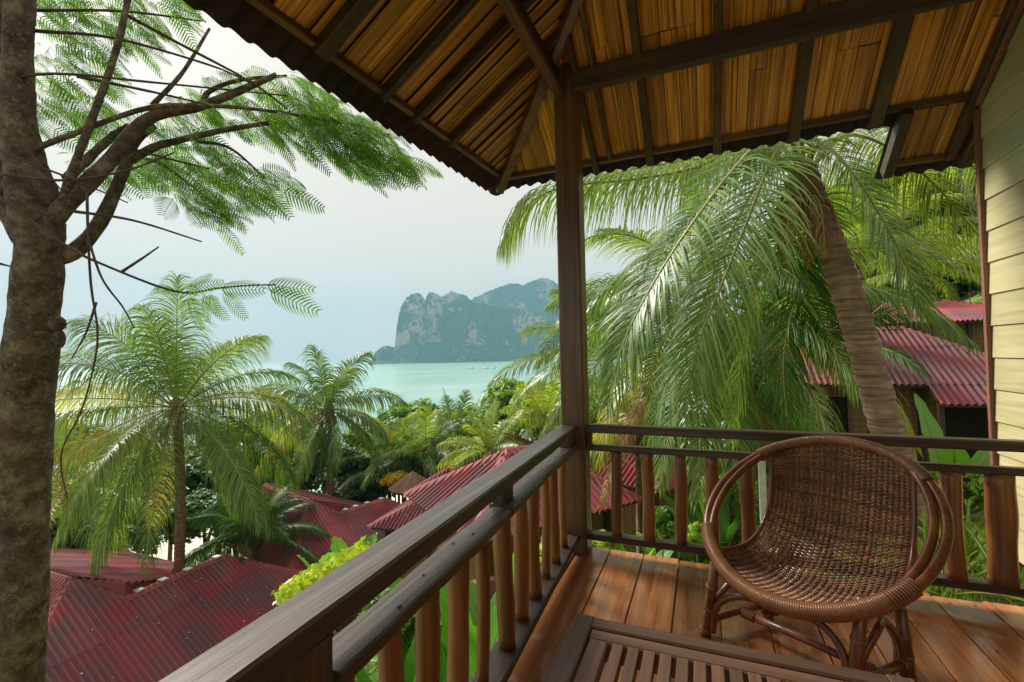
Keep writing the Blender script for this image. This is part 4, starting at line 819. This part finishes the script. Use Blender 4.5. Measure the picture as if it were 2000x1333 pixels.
# --- broadleaf trees: a few crown meshes, copied
def crown_mesh(name, mat, n, seed, ls=.16, rad=(1, 1, .8)):
    rr = np.random.default_rng(seed); cl = []
    for k in range(26):
        a, e_ = rr.uniform(0, 2*PI), math.asin(rr.uniform(-.45, 1)); d = np.array([math.cos(a)*math.cos(e_), math.sin(a)*math.cos(e_), math.sin(e_)]); cl.append((d*rr.uniform(.45, .85)*np.array(rad), rr.uniform(.2, .36)))
    ids = rr.integers(0, len(cl), n); cc = np.array([cl[i][0] for i in ids]); cr_ = np.array([cl[i][1] for i in ids])
    d = rr.normal(size=(n, 3)); d /= np.linalg.norm(d, axis=1)[:, None]; d[:, 2] = np.where(rr.uniform(size=n) < .6, np.abs(d[:, 2]), d[:, 2]); p = cc+d*(cr_*rr.uniform(.55, 1.08, n))[:, None]
    up = d*.7+np.array([0, 0, .7])+rr.normal(0, .35, (n, 3)); up /= np.linalg.norm(up, axis=1)[:, None]; t_ = np.cross(up, rr.normal(size=(n, 3))); t_ /= np.linalg.norm(t_, axis=1)[:, None]; t_[:, 2] -= .25; s_ = np.cross(up, t_)
    l = (ls*rr.uniform(.6, 1.3, n))[:, None]; V = np.stack([p-t_*l*.5, p+s_*l*.24+up*l*.03, p+t_*l*.55-Z*l*.1, p-s_*l*.24+up*l*.03], 1)
    o = quads_obj(name, V.reshape(-1, 3), mat); return o
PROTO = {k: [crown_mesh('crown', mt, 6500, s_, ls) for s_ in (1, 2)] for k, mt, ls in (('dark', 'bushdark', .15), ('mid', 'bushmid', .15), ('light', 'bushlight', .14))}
tm = MB(); tm.tube(spline([(0, 0, 0), (.02, .03, .5), (-.02, .0, .9), (.03, .02, 1.15)], 8), [.045, .036, .03, .012], 8) if False else tm.tube(spline([(0, 0, 0), (.02, .03, .5), (-.02, .0, .9), (.03, .02, 1.15)], 4), [.05, .038, .03, .012], 8)
for a in range(5): d = np.array([math.cos(a*1.3), math.sin(a*1.3), 0]); tm.tube([np.array([0, 0, .75+.05*a]), d*.25+Z*(.95+.05*a), d*.55+Z*1.15], [.02, .014, .005], 6)
tproto = tm.build('trunk', 'bark', None, True); used = set()
def tree(label, p, rad, kind, seed, h=.85, cat='tree', group='leafy trees on the slope', nm='broadleaf_tree'):
    g_ = gz(p[0], p[1]); o = thing(nm, label, cat, (p[0], p[1], g_), group); LOCS.pop(o.name); o.location = (p[0], p[1], g_); src = PROTO[kind][seed % 2]
    c = src if src.name not in used else src.copy()
    if src.name in used: COL.objects.link(c)
    else: used.add(src.name)
    c.parent = o; c.scale = (rad, rad*1.0, rad*h); c.location = (0, 0, p[2]-g_); c.rotation_euler = (0, 0, seed*1.7)
    tr_ = tproto.copy(); COL.objects.link(tr_); H_ = max(.5, p[2]-g_+rad*.1); tr_.scale = (min(H_, rad*1.1), min(H_, rad*1.1), H_); tr_.parent = o
    return o
W_ = {'dark': 'dark green', 'mid': 'mid green', 'light': 'bright yellow green'}
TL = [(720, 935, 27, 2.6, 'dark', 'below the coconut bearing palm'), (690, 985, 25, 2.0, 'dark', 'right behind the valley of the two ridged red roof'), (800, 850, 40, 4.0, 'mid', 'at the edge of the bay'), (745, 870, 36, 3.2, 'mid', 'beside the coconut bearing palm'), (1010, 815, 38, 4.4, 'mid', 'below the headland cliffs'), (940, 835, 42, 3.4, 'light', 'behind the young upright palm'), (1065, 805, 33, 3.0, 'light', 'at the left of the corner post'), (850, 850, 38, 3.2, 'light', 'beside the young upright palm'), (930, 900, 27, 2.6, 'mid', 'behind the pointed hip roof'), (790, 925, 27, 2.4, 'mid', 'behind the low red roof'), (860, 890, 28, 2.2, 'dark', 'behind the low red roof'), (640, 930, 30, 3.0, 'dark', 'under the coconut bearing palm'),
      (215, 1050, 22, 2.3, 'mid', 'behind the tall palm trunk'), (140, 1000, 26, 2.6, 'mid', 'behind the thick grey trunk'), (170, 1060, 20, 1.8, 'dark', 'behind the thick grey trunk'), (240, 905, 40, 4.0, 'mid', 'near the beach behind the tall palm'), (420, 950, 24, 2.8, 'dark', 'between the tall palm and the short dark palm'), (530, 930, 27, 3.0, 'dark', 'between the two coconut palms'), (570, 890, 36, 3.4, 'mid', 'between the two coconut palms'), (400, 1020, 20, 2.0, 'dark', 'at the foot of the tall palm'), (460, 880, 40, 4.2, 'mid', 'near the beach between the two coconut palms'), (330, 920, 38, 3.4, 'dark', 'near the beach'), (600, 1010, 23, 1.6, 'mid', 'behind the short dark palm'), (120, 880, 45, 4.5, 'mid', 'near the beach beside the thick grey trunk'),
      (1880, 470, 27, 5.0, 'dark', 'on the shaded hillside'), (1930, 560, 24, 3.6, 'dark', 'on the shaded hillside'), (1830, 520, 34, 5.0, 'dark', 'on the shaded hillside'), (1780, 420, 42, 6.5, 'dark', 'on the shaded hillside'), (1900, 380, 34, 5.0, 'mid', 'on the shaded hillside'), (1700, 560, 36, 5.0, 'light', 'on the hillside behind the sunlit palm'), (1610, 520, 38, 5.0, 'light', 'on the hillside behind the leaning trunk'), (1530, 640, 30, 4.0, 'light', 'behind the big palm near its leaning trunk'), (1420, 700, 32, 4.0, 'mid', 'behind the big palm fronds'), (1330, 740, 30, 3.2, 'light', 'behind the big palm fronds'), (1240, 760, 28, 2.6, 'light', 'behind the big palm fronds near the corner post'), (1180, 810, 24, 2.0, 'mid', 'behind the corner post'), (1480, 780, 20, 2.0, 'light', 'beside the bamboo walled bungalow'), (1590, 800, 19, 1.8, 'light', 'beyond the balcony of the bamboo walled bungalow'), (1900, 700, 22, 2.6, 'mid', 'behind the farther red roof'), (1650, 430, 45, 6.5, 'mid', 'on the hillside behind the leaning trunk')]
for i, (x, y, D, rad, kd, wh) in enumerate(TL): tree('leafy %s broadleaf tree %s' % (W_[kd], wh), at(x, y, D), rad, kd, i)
for i, (x, y, D, rad, kd, lb) in enumerate([(1292, 1020, 7.0, .3, 'mid', 'small leafy shrub beside the path, seen between front balusters'), (1360, 1040, 6.2, .16, 'light', 'tiny bright shrub at the edge of the path'), (1430, 960, 8.5, .5, 'mid', 'shrub beneath the slim pale palm trunk'), (1550, 1000, 7.6, .7, 'mid', 'leafy shrub behind the rattan chair'), (1880, 960, 6.6, .5, 'mid', 'shrub near the cream wall corner'), (1180, 1070, 5.4, .22, 'light', 'bright low shrub at the foot of the corner post'), (1090, 1110, 4.6, .4, 'light', 'bright shrub outside the left balusters by the post'), (780, 1230, 4.6, .45, 'mid', 'shrub growing below the left balusters')]):
    tree(lb, at(x, y, D), rad, kd, i+3, 1., 'shrub', 'garden shrubs', 'garden_shrub')
for k in PROTO:
    for o in PROTO[k]:
        if o.name not in used: bpy.data.objects.remove(o)
bpy.data.objects.remove(tproto)
# ground cover
nU = 26000; ux = rng.uniform(-34, 14, nU); uy = rng.uniform(3.6, 46, nU); near = rng.uniform(size=nU) < .5; ux = np.where(near, rng.uniform(-9, 7, nU), ux); uy = np.where(near, rng.uniform(1, 14, nU), uy)
ok = ~((ux > -.95) & (ux < 1.7) & (uy < 3.3)); pd_ = np.min(np.hypot(ux[:, None]-pp[None, :, 0], uy[:, None]-pp[None, :, 1]), 1); ok &= (pd_ > .5)
ok &= fbm(np.stack([ux*.5, uy*.5, ux*0], -1), 3, 5) > -.06
ux, uy = ux[ok], uy[ok]; nU = len(ux); uz = ground(ux, uy)+rng.uniform(0, .16, nU); p = np.stack([ux, uy, uz], 1); up = np.stack([rng.normal(0, .5, nU), rng.normal(0, .5, nU), np.ones(nU)], 1); up /= np.linalg.norm(up, axis=1)[:, None]
t_ = np.cross(up, rng.normal(size=(nU, 3))); t_ /= np.linalg.norm(t_, axis=1)[:, None]; s_ = np.cross(up, t_); dist = np.hypot(ux, uy); l = (rng.uniform(.05, .14, nU)*(1+dist/14))[:, None]
tag(quads_obj('undergrowth', np.stack([p-t_*l*.5, p+s_*l*.3, p+t_*l*.6+Z*l*.25, p-s_*l*.3], 1).reshape(-1, 3), 'bushmid'), 'low leafy green ground cover over the sloping garden', 'ground cover', kind='stuff')
ng = 30000; gx = rng.uniform(-5, 5, ng); gy = rng.uniform(1.5, 9, ng); ok = ~((gx > -.95) & (gx < 1.7) & (gy < 3.2)); pd_ = np.min(np.hypot(gx[:, None]-pp[None, :, 0], gy[:, None]-pp[None, :, 1]), 1); ok &= pd_ > .36; ok &= fbm(np.stack([gx*.9, gy*.9, gx*0], -1), 3, 15) > -.1
gx, gy = gx[ok], gy[ok]; ng = len(gx); z_ = ground(gx, gy)+.03; a = rng.uniform(0, 2*PI, ng); w_ = .008; hh = rng.uniform(.05, .13, ng); b0 = np.stack([gx, gy, z_-.08], 1); sv_ = np.stack([np.cos(a), np.sin(a), a*0], 1)*w_; tp = b0+np.stack([rng.normal(0, .035, ng), rng.normal(0, .035, ng), hh+.08], 1)
tag(quads_obj('grass', np.stack([b0-sv_, b0+sv_, tp], 1).reshape(-1, 3), 'bushlight', k=3), 'short green grass on the slope around the veranda', 'grass', kind='stuff')

# --- broad leaves: bananas, gingers, cordylines
def big_leaf(parent, base, az, el, L, w, g, mat='bigleaf', stem=.35, seed=0, fold=.25, name='leaf'):
    P = spline(grow(base, az, el, L, g, 8), 13); T = np.gradient(P, axis=0); T /= np.linalg.norm(T, axis=1)[:, None]; sv_ = np.cross(T, Z); sv_ /= np.linalg.norm(sv_, axis=1)[:, None]+1e-9; nn = np.cross(sv_, T); k0 = int(12*stem); V = []; rr = np.random.default_rng(seed)
    for i in range(k0, 13):
        s = (i-k0)/(12-k0); ww = w*math.sin(PI*min(.985, .06+.92*s**.8))**.75*.5
        rip = .06*w*math.sin(i*2.1+seed); V += [P[i]-sv_[i]*ww+nn[i]*(ww*fold+rip), P[i]-sv_[i]*ww*.5+nn[i]*ww*fold*.62, P[i], P[i]+sv_[i]*ww*.5+nn[i]*ww*fold*.62, P[i]+sv_[i]*ww+nn[i]*(ww*fold-rip)]
    m_ = MB(); m_.add(V, [(i*5+j, i*5+j+1, i*5+j+6, i*5+j+5) for i in range(12-k0) for j in range(4)]); o = m_.build(name, mat, parent, True)
    m_ = MB(); m_.tube(P[:11], [.014*L*(1-i/13)+.003 for i in range(11)], 5); m_.build('stalk', 'rachis', o, True)
def leaf_plant(nm, label, cat, p, n, L, w, seed, mat='bigleaf', e0=80, e1=25, g=.1, stem=.3, group=None, grounded=True):
    rr = np.random.default_rng(seed); p = np.array(p, float)
    if grounded: p[2] = gz(p[0], p[1])
    o = thing(nm, label, cat, p, group)
    for i in range(n): big_leaf(o, p+rr.normal(0, .05, 3)*[1, 1, 0], i*2.4+seed, R(e0+(e1-e0)*i/max(1, n-1)), L*rr.uniform(.75, 1.1), w*rr.uniform(.85, 1.15), g*rr.uniform(.8, 1.2), mat, stem, seed*30+i)
    return o
for i, (x, y, D, n_, L, w, lb) in enumerate([(1345, 955, 9.2, 8, 1.2, .3, 'broad leafed ginger clump beside the path, nearest the rattan chair'), (1400, 960, 8.6, 9, 1.7, .36, 'tall broad leafed clump beneath the slim palm trunk'), (1375, 925, 9.4, 9, 1.7, .36, 'broad leafed clump in front of the red roof edge'), (1300, 975, 9.6, 8, 1.1, .27, 'broad leafed clump at the wall of the red roofed bungalow'), (1235, 1030, 7.4, 8, 1.2, .28, 'broad leafed clump below the small red roof corner'), (1190, 1040, 6.6, 8, 1.0, .26, 'broad leafed clump outside the corner post'), (1450, 930, 10, 8, 1.5, .34, 'broad leafed clump beside the pale concrete pole'), (1530, 940, 9.5, 8, 1.4, .3, 'broad leafed clump farther up behind the rattan chair')]):
    leaf_plant('broad_leaf_plant', lb, 'plant', at(x, y, D), n_, L, w, 50+i, group='broad leafed garden plants')
bn = at(1862, 905, 7.0); leaf_plant('banana_plant', 'banana plant with long arching leaves between bungalow and cream wall', 'banana plant', (bn[0], bn[1], 0), 9, 2.0, .34, 71, 'bigleaf', 75, 30, .12, .25)
for i, (x, y, D, L, w, lb) in enumerate([(905, 1175, 4.4, 1.9, .42, 'bright banana plant seen between the left balusters, before the red wall'), (985, 1150, 4.9, 1.9, .36, 'bright banana plant outside the left balusters, near the corner post'), (735, 1330, 3.6, 1.7, .34, 'large leafed plant under the near end of the left railing'), (800, 1290, 3.9, 1.9, .3, 'tall stalked plant with ribbed leaves below the left railing'), (640, 1400, 3.4, 1.5, .34, 'large leafed plant lowest below the near left railing')]):
    leaf_plant('banana_plant', lb, 'banana plant', at(x, y, D), 8, L, w, 80+i, 'bigleaf', 82, 30, .09, .25, 'banana plants below the left railing')
for i, (x, y, D, lb) in enumerate([(1890, 1085, 4.6, 'spiky long leafed plant beside the cream wall foot'), (1840, 1150, 4.1, 'spiky long leafed plant just outside the front floor edge'), (1990, 1120, 3.9, 'spiky plant tucked against the foot of the cream wall')]):
    leaf_plant('spiky_plant', lb, 'plant', at(x, y, D), 16, .75, .05, 95+i, 'bushmid', 85, 20, .1, .02, 'spiky plants along the veranda')
# vine with yellow green leaves just over the left handrail
vb = thing('vine_shrub', 'vivid yellow green vine shrub spilling leaves right beyond the left handrail', 'shrub', (*at(660, 1300, 4.3)[:2], gz(*at(660, 1300, 4.3)[:2])))
nv_ = 5200; s = rng.uniform(0, 1, nv_)**.85; px_ = 556+s*160; py_ = 1160-s*84; D_ = 4.2+rng.normal(0, .16, nv_); thick = 46-14*s
px_ += rng.normal(0, 9, nv_); py_ += rng.uniform(-1, .9, nv_)*thick*np.clip(.55+s, 0, 1)*.7+6
p = np.array([at(a, b_, d_) for a, b_, d_ in zip(px_, py_, D_)]); t_ = np.stack([rng.normal(0, .6, nv_), rng.normal(0, .6, nv_), -rng.uniform(.2, 1.2, nv_)], 1); t_ /= np.linalg.norm(t_, axis=1)[:, None]; up = np.stack([rng.normal(.3, .5, nv_), rng.normal(-.6, .5, nv_), rng.uniform(.3, 1, nv_)], 1); s_ = np.cross(up, t_); s_ /= np.linalg.norm(s_, axis=1)[:, None]; l = (.075*rng.uniform(.6, 1.3, nv_))[:, None]
quads_obj('foliage', np.stack([p, p+t_*l*.4+s_*l*.26, p+t_*l, p+t_*l*.4-s_*l*.26], 1).reshape(-1, 3), 'vine', vb)
for k, x_ in enumerate((575, 620, 665, 705)): m_ = MB(); a = at(x_, 1186-(x_-556)/160*98, 4.2); m_.tube([np.array([*vb_[:2], vb_[2]-.1]) if False else np.array([*at(660, 1300, 4.3)[:2], gz(*at(660, 1300, 4.3)[:2])-.1]), (a+at(660, 1300, 4.3))/2-Z*.5, a], [.03, .018, .006], 6); m_.build('stem', 'twig', vb)
for k, (x_, y_) in enumerate(((690, 1072), (712, 1080), (668, 1085), (612, 1105), (640, 1098))): big_leaf(vb, at(x_, y_+16, 4.3), k*1.4, R(60), .26, .16, .05, 'bigleaf', .1, k)
# yellow flowering bush and thatched hut roof below
o = thing('flowering_bush', 'bush with yellow flowers beside the thatched hut below', 'shrub', (*at(772, 942, 24)[:2], gz(*at(772, 942, 24)[:2]))); 
c = crown_mesh('flowers', 'yellowflower', 900, 9, .22); c.parent = o; cc = at(772, 940, 24); c.scale = (.8, .8, .6); c.location = cc; m_ = MB(); m_.tube([np.array([cc[0], cc[1], gz(*cc[:2])]), cc], [.06, .03], 6); m_.build('stem', 'twig', o)
o = thing('thatched_hut', 'small thatched hut roof showing between trees below the veranda', 'hut', (*at(805, 955, 22)[:2], gz(*at(805, 955, 22)[:2]))); cc = at(806, 930, 22); m_ = MB(); k = 10
m_.add([cc+Z*.25]+[cc+np.array([1.15*math.cos(2*PI*i/k), 1.15*math.sin(2*PI*i/k), -.5]) for i in range(k)]+[cc+np.array([1.1*math.cos(2*PI*i/k), 1.1*math.sin(2*PI*i/k), -.6]) for i in range(k)], [(0, 1+i, 1+(i+1) % k) for i in range(k)]+[(1+i, 11+i, 11+(i+1) % k, 1+(i+1) % k) for i in range(k)]); m_.build('roof', 'seared', o)
for i in range(4): m_ = MB(); q_ = cc+np.array([.8*math.cos(i*PI/2), .8*math.sin(i*PI/2), -.35]); m_.tube([np.array([q_[0], q_[1], gz(*q_[:2])-.2]), q_], .06, 6); m_.build('post', 'brownZ', o)
# concrete pole by the path
b_ = onz(1492, 1022, -1.55); g_ = gz(*b_[:2]); m_ = MB(); m_.board((b_[0], b_[1], g_-.3), (b_[0], b_[1], g_+1.75), (.05, 0, 0), (0, .05, 0), 4, .01, .008); pl = m_.build('concrete_pole', 'pole'); tag(pl, 'pale square concrete post standing beside the path', 'post')

# ================================================================ the grey feathery tree at the left
ft = thing('feathery_tree', 'thick grey trunked feathery leafed tree beside the veranda', 'tree', (*at(35, 1400, 3.7)[:2], gz(*at(35, 1400, 3.7)[:2])))
px2 = lambda r_, D: r_*D/F
base = at(30, 1500, 3.75); base[2] = gz(base[0], base[1])-.2
pts = [(30, 1500, 3.75, 66), (34, 1333, 3.72, 58), (42, 1100, 3.7, 57), (47, 900, 3.68, 57), (58, 720, 3.65, 58), (68, 600, 3.62, 54), (78, 490, 3.6, 51), (72, 430, 3.6, 57), (62, 370, 3.59, 54), (46, 300, 3.57, 44), (36, 220, 3.55, 37), (35, 100, 3.52, 33), (42, -40, 3.5, 31), (46, -150, 3.5, 30)]
P = np.array([base]+[at(*p[:3]) for p in pts]); C_ = spline(P, 90); rad = np.interp(np.linspace(0, 1, 90), np.linspace(0, 1, len(P)), [.24]+[px2(p[3], p[2])/math.hypot(1, (p[0]-1000)/F)**.95 for p in pts])
rad = rad*(1+.03*np.sin(np.arange(90)*.8)+.02*np.sin(np.arange(90)*2.3)); 
m, t, b = new_mat('greybark'); v = coords(t, (1, 1, 1)); n1 = noise(t, v, 8, 6, .7); n2 = noise(t, v, 38, 5, .7); n3 = noise(t, v, 2.2, 3)
c = ramp(t, n1, [(.36, (.03, .019, .012)), (.5, (.105, .072, .046)), (.64, (.24, .19, .125))]); c = mixc(t, ramp(t, n2, [(.54, (0, 0, 0)), (.68, (.65, .65, .65))]), c, (.33, .28, .2)); c = mixc(t, ramp(t, n3, [(.5, (0, 0, 0)), (.75, (.6, .6, .6))]), c, (.11, .055, .03))
t.links.new(c, b.inputs['Base Color']); b.inputs['Roughness'].default_value = .85; bump(t, b, mth(t, 'ADD', n1, mth(t, 'MULTIPLY', n2, .5)), 1., .035)
m_ = MB(); m_.tube(C_, rad, 28); tk = m_.build('trunk', 'greybark', ft, True)
m_ = ball(at(112, 632, 3.56), px2(14, 3.56), 1.1, 12); ball(at(116, 662, 3.56), px2(10, 3.56), 1.9, 12, m_); ball(at(80, 652, 3.40), px2(10, 3.4), .6, 10, m_); m_.build('burl', 'greybark', tk, True)
def limb(pts, r0_, r1_, mat='greybark', n=7, name='branch'):
    P = spline([at(*p) for p in pts], 26); m_ = MB(); D = np.mean([p[2] for p in pts]); rr_ = np.linspace(px2(r0_, D)/math.hypot(1, (pts[0][0]-1000)/F), px2(r1_, D)/math.hypot(1, (pts[-1][0]-1000)/F), 26)*(1+.05*np.sin(np.arange(26)*1.3)); m_.tube(P, rr_, n+2); return m_.build(name, mat, ft, True)
limb([(60, 470, 3.62), (20, 400, 3.68), (0, 310, 3.75), (-8, 150, 3.8), (-5, -60, 3.8)], 36, 28, n=12)
limb([(90, 440, 3.6), (140, 388, 3.65), (210, 319, 3.8), (289, 232, 4.0), (394, 206, 4.2), (480, 172, 4.4), (540, 146, 4.5)], 24, 6, n=9)
limb([(85, 505, 3.65), (140, 495, 3.7), (195, 435, 3.85), (240, 337, 4.0), (262, 280, 4.1), (300, 245, 4.2)], 22, 9, n=9); limb([(255, 312, 4.05), (300, 288, 4.1), (337, 277, 4.15), (431, 255, 4.3), (525, 240, 4.5)], 11, 5)
limb([(120, 400, 3.6), (137, 345, 3.6), (180, 232, 3.6), (225, 105, 3.65), (252, -10, 3.7)], 11, 7); limb([(0, 378, 3.6), (56, 302, 3.55), (150, 259, 3.6), (292, 210, 3.8), (394, 207, 4.0), (506, 214, 4.3), (700, 245, 4.8), (760, 262, 5)], 8, 3)
limb([(298, 205, 4.0), (356, 142, 4.1), (409, 56, 4.3)], 6, 3); limb([(130, 350, 3.8), (210, 274, 4.1), (250, 246, 4.3)], 12, 8); limb([(390, 210, 4.2), (410, 178, 4.3), (470, 156, 4.4), (560, 148, 4.6)], 7, 3)
for pts in ([(64, 20, 3.6), (240, 22, 3.8), (394, 41, 4.2)], [(67, 60, 3.6), (225, 75, 3.8), (412, 128, 4.1), (487, 161, 4.3)], [(0, 157, 3.5), (112, 144, 3.5), (300, 161, 3.7), (562, 187, 4.4)], [(150, 149, 3.6), (300, 180, 3.8), (420, 208, 4.1)], [(0, 296, 3.4), (139, 349, 3.45), (250, 396, 3.7)], [(0, 340, 3.4), (130, 352, 3.45), (250, 332, 3.7), (340, 298, 3.9)], [(244, 28, 3.72), (350, 85, 4.0), (490, 160, 4.3), (560, 212, 4.5)], [(0, 386, 3.35), (124, 476, 3.4), (200, 516, 3.5), (347, 570, 3.8), (430, 562, 4.0), (495, 557, 4.1), (540, 556, 4.2)], [(139, 412, 3.6), (262, 431, 3.8), (394, 472, 4.2)], [(0, 240, 3.4), (60, 300, 3.4), (120, 372, 3.45)], [(236, 532, 3.58), (280, 503, 3.7), (310, 482, 3.8)], [(285, 310, 4.1), (330, 330, 4.2), (420, 400, 4.4)], [(380, 275, 4.2), (450, 290, 4.4), (520, 350, 4.6)], [(210, 275, 3.9), (290, 300, 4), (410, 330, 4.3)], [(0, 515, 3.6), (28, 522, 3.6)]): limb(pts, 4.2, 1.8, 'twig', 4, 'twig')
for pts in ([(170, 375, 3.5), (172, 460, 3.5), (178, 560, 3.5), (190, 640, 3.5), (186, 700, 3.5), (160, 800, 3.5), (124, 870, 3.5), (120, 920, 3.5), (132, 975, 3.5)], [(173, 470, 3.5), (200, 545, 3.5), (240, 600, 3.55), (262, 640, 3.6)], [(188, 590, 3.5), (168, 650, 3.5), (140, 700, 3.5)]): limb(pts, 3.6, 1.6, 'twig', 4, 'hanging_vine')
# one bipinnate leaf, then hundreds spread through the crown
def bip(np_=13, wd=.03, ln=.3):
    """one feathery leaf: a rachis with pairs of narrow pinnae, each a tapering two-piece blade"""
    V = []
    for i in range(np_):
        s = (i+1)/np_; x0_ = .12+.86*s; pl_ = ln*math.sin(PI*min(.96, .28+.6*s))
        for sg in (-1, 1):
            b0 = np.array([x0_, 0, -.2*s*s]); dr = np.array([.42, sg*.9, -.1]); ax = np.array([.9, -sg*.42, 0.])
            p1 = b0+dr*pl_*.5+np.array([0, 0, -.05*pl_]); p2 = b0+dr*pl_+np.array([.02, 0, -.3*pl_])
            V += [b0-ax*wd*.35, b0+ax*wd*.35, p1+ax*wd*.55, p1-ax*wd*.55, p1-ax*wd*.55, p1+ax*wd*.55, p2+ax*wd*.16, p2-ax*wd*.16]
    V += [np.array(p) for p in [(0, -.007, 0), (0, .007, 0), (1, .004, -.2), (1, -.004, -.2)]]
    return np.array(V)
TPL = bip()
def in_poly(poly, n, rr):
    poly = np.array(poly, float); lo, hi = poly.min(0), poly.max(0); out = []
    while len(out) < n:
        x, y = rr.uniform(lo, hi); c = False; j = len(poly)-1
        for i in range(len(poly)):
            if (poly[i, 1] > y) != (poly[j, 1] > y) and x < (poly[j, 0]-poly[i, 0])*(y-poly[i, 1])/(poly[j, 1]-poly[i, 1])+poly[i, 0]: c = not c
            j = i
        if c: out.append((x, y))
    return out
rr = np.random.default_rng(5); leaves = []
for poly, n_, Da, Db in (([(62, -60), (375, -60), (375, 40), (330, 90), (250, 110), (180, 120), (62, 100)], 120, 3.9, 5.2), ([(62, 120), (140, 110), (210, 160), (225, 235), (150, 270), (70, 260)], 62, 3.9, 5.2), ([(350, 185), (430, 150), (560, 140), (660, 195), (790, 270), (835, 325), (720, 345), (640, 310), (540, 270), (430, 235)], 190, 4.3, 5.6), ([(560, 190), (700, 230), (800, 300), (790, 330), (690, 330), (620, 290)], 60, 4.3, 5.2), ([(130, 320), (250, 300), (400, 270), (470, 315), (570, 350), (610, 375), (500, 400), (430, 455), (370, 410), (300, 350), (190, 350)], 150, 4.0, 5.4), ([(250, 230), (330, 190), (420, 210), (400, 260), (300, 280)], 26, 4.1, 4.8)):
    leaves += [(x, y, rr.uniform(Da, Db), rr.uniform(.26, .42)) for x, y in in_poly(poly, int(n_*1.5), rr)]
out = []
def put(p, d, L, roll):
    d = d/np.linalg.norm(d); s_ = np.cross(Z, d); s_ /= np.linalg.norm(s_)+1e-9; n_ = np.cross(d, s_); s2 = s_*math.cos(roll)+n_*math.sin(roll); n2 = np.cross(d, s2); out.append(p+L*(TPL[:, :1]*d+TPL[:, 1:2]*s2+TPL[:, 2:3]*n2))
for x, y, D, L in leaves:
    a = rr.uniform(-1.2, 1.3); d = cr*math.cos(a)+cf*math.sin(a)*.8-Z*rr.uniform(.05, .75); put(at(x-22, y-12, D), d, L, rr.normal(0, .5))
quads_obj('crown', np.concatenate(out), 'feather', ft); out = []
for (x0_, y0_, x1_, y1_, D) in [(345, 568, 340, 535, 3.8), (350, 572, 300, 560, 3.8), (360, 570, 405, 530, 3.85), (370, 570, 380, 640, 3.85), (390, 568, 440, 625, 3.9), (400, 566, 395, 625, 3.9), (420, 563, 500, 560, 4.0), (430, 562, 470, 620, 4.0), (350, 572, 430, 545, 3.8), (505, 556, 602, 562, 4.1), (512, 560, 606, 606, 4.1), (385, 568, 350, 610, 3.9), (410, 565, 418, 620, 3.95)]:
    a, b_ = at(x0_, y0_, D), at(x1_, y1_, D+rr.uniform(-.1, .1)); d = (b_-a)/np.linalg.norm(b_-a); s2 = np.cross(d, cf)+rr.normal(0, .15, 3); s2 -= d*(s2@d); s2 /= np.linalg.norm(s2); n2 = np.cross(d, s2); L = np.linalg.norm(b_-a); out.append(a+L*(TPL[:, :1]*d+TPL[:, 1:2]*s2*.8+TPL[:, 2:3]*n2))
quads_obj('leaf_spray', np.concatenate(out), 'feather', ft)
# ================================================================ sea haze
HZ = 2600.; mb = MB(); mb.aabb(-HZ, HZ, -HZ, HZ, SEA-12, 385)
m = bpy.data.materials.new('haze'); m.use_nodes = True; t = m.node_tree; t.nodes.clear(); MATS['haze'] = m
pv = t.nodes.new('ShaderNodeVolumePrincipled'); pv.inputs['Color'].default_value = (.26, .46, .6, 1); pv.inputs['Density'].default_value = .00034; pv.inputs['Anisotropy'].default_value = .1
om = t.nodes.new('ShaderNodeOutputMaterial'); t.links.new(pv.outputs[0], om.inputs['Volume'])
tag(mb.build('haze', 'haze'), kind='stuff')
settle()
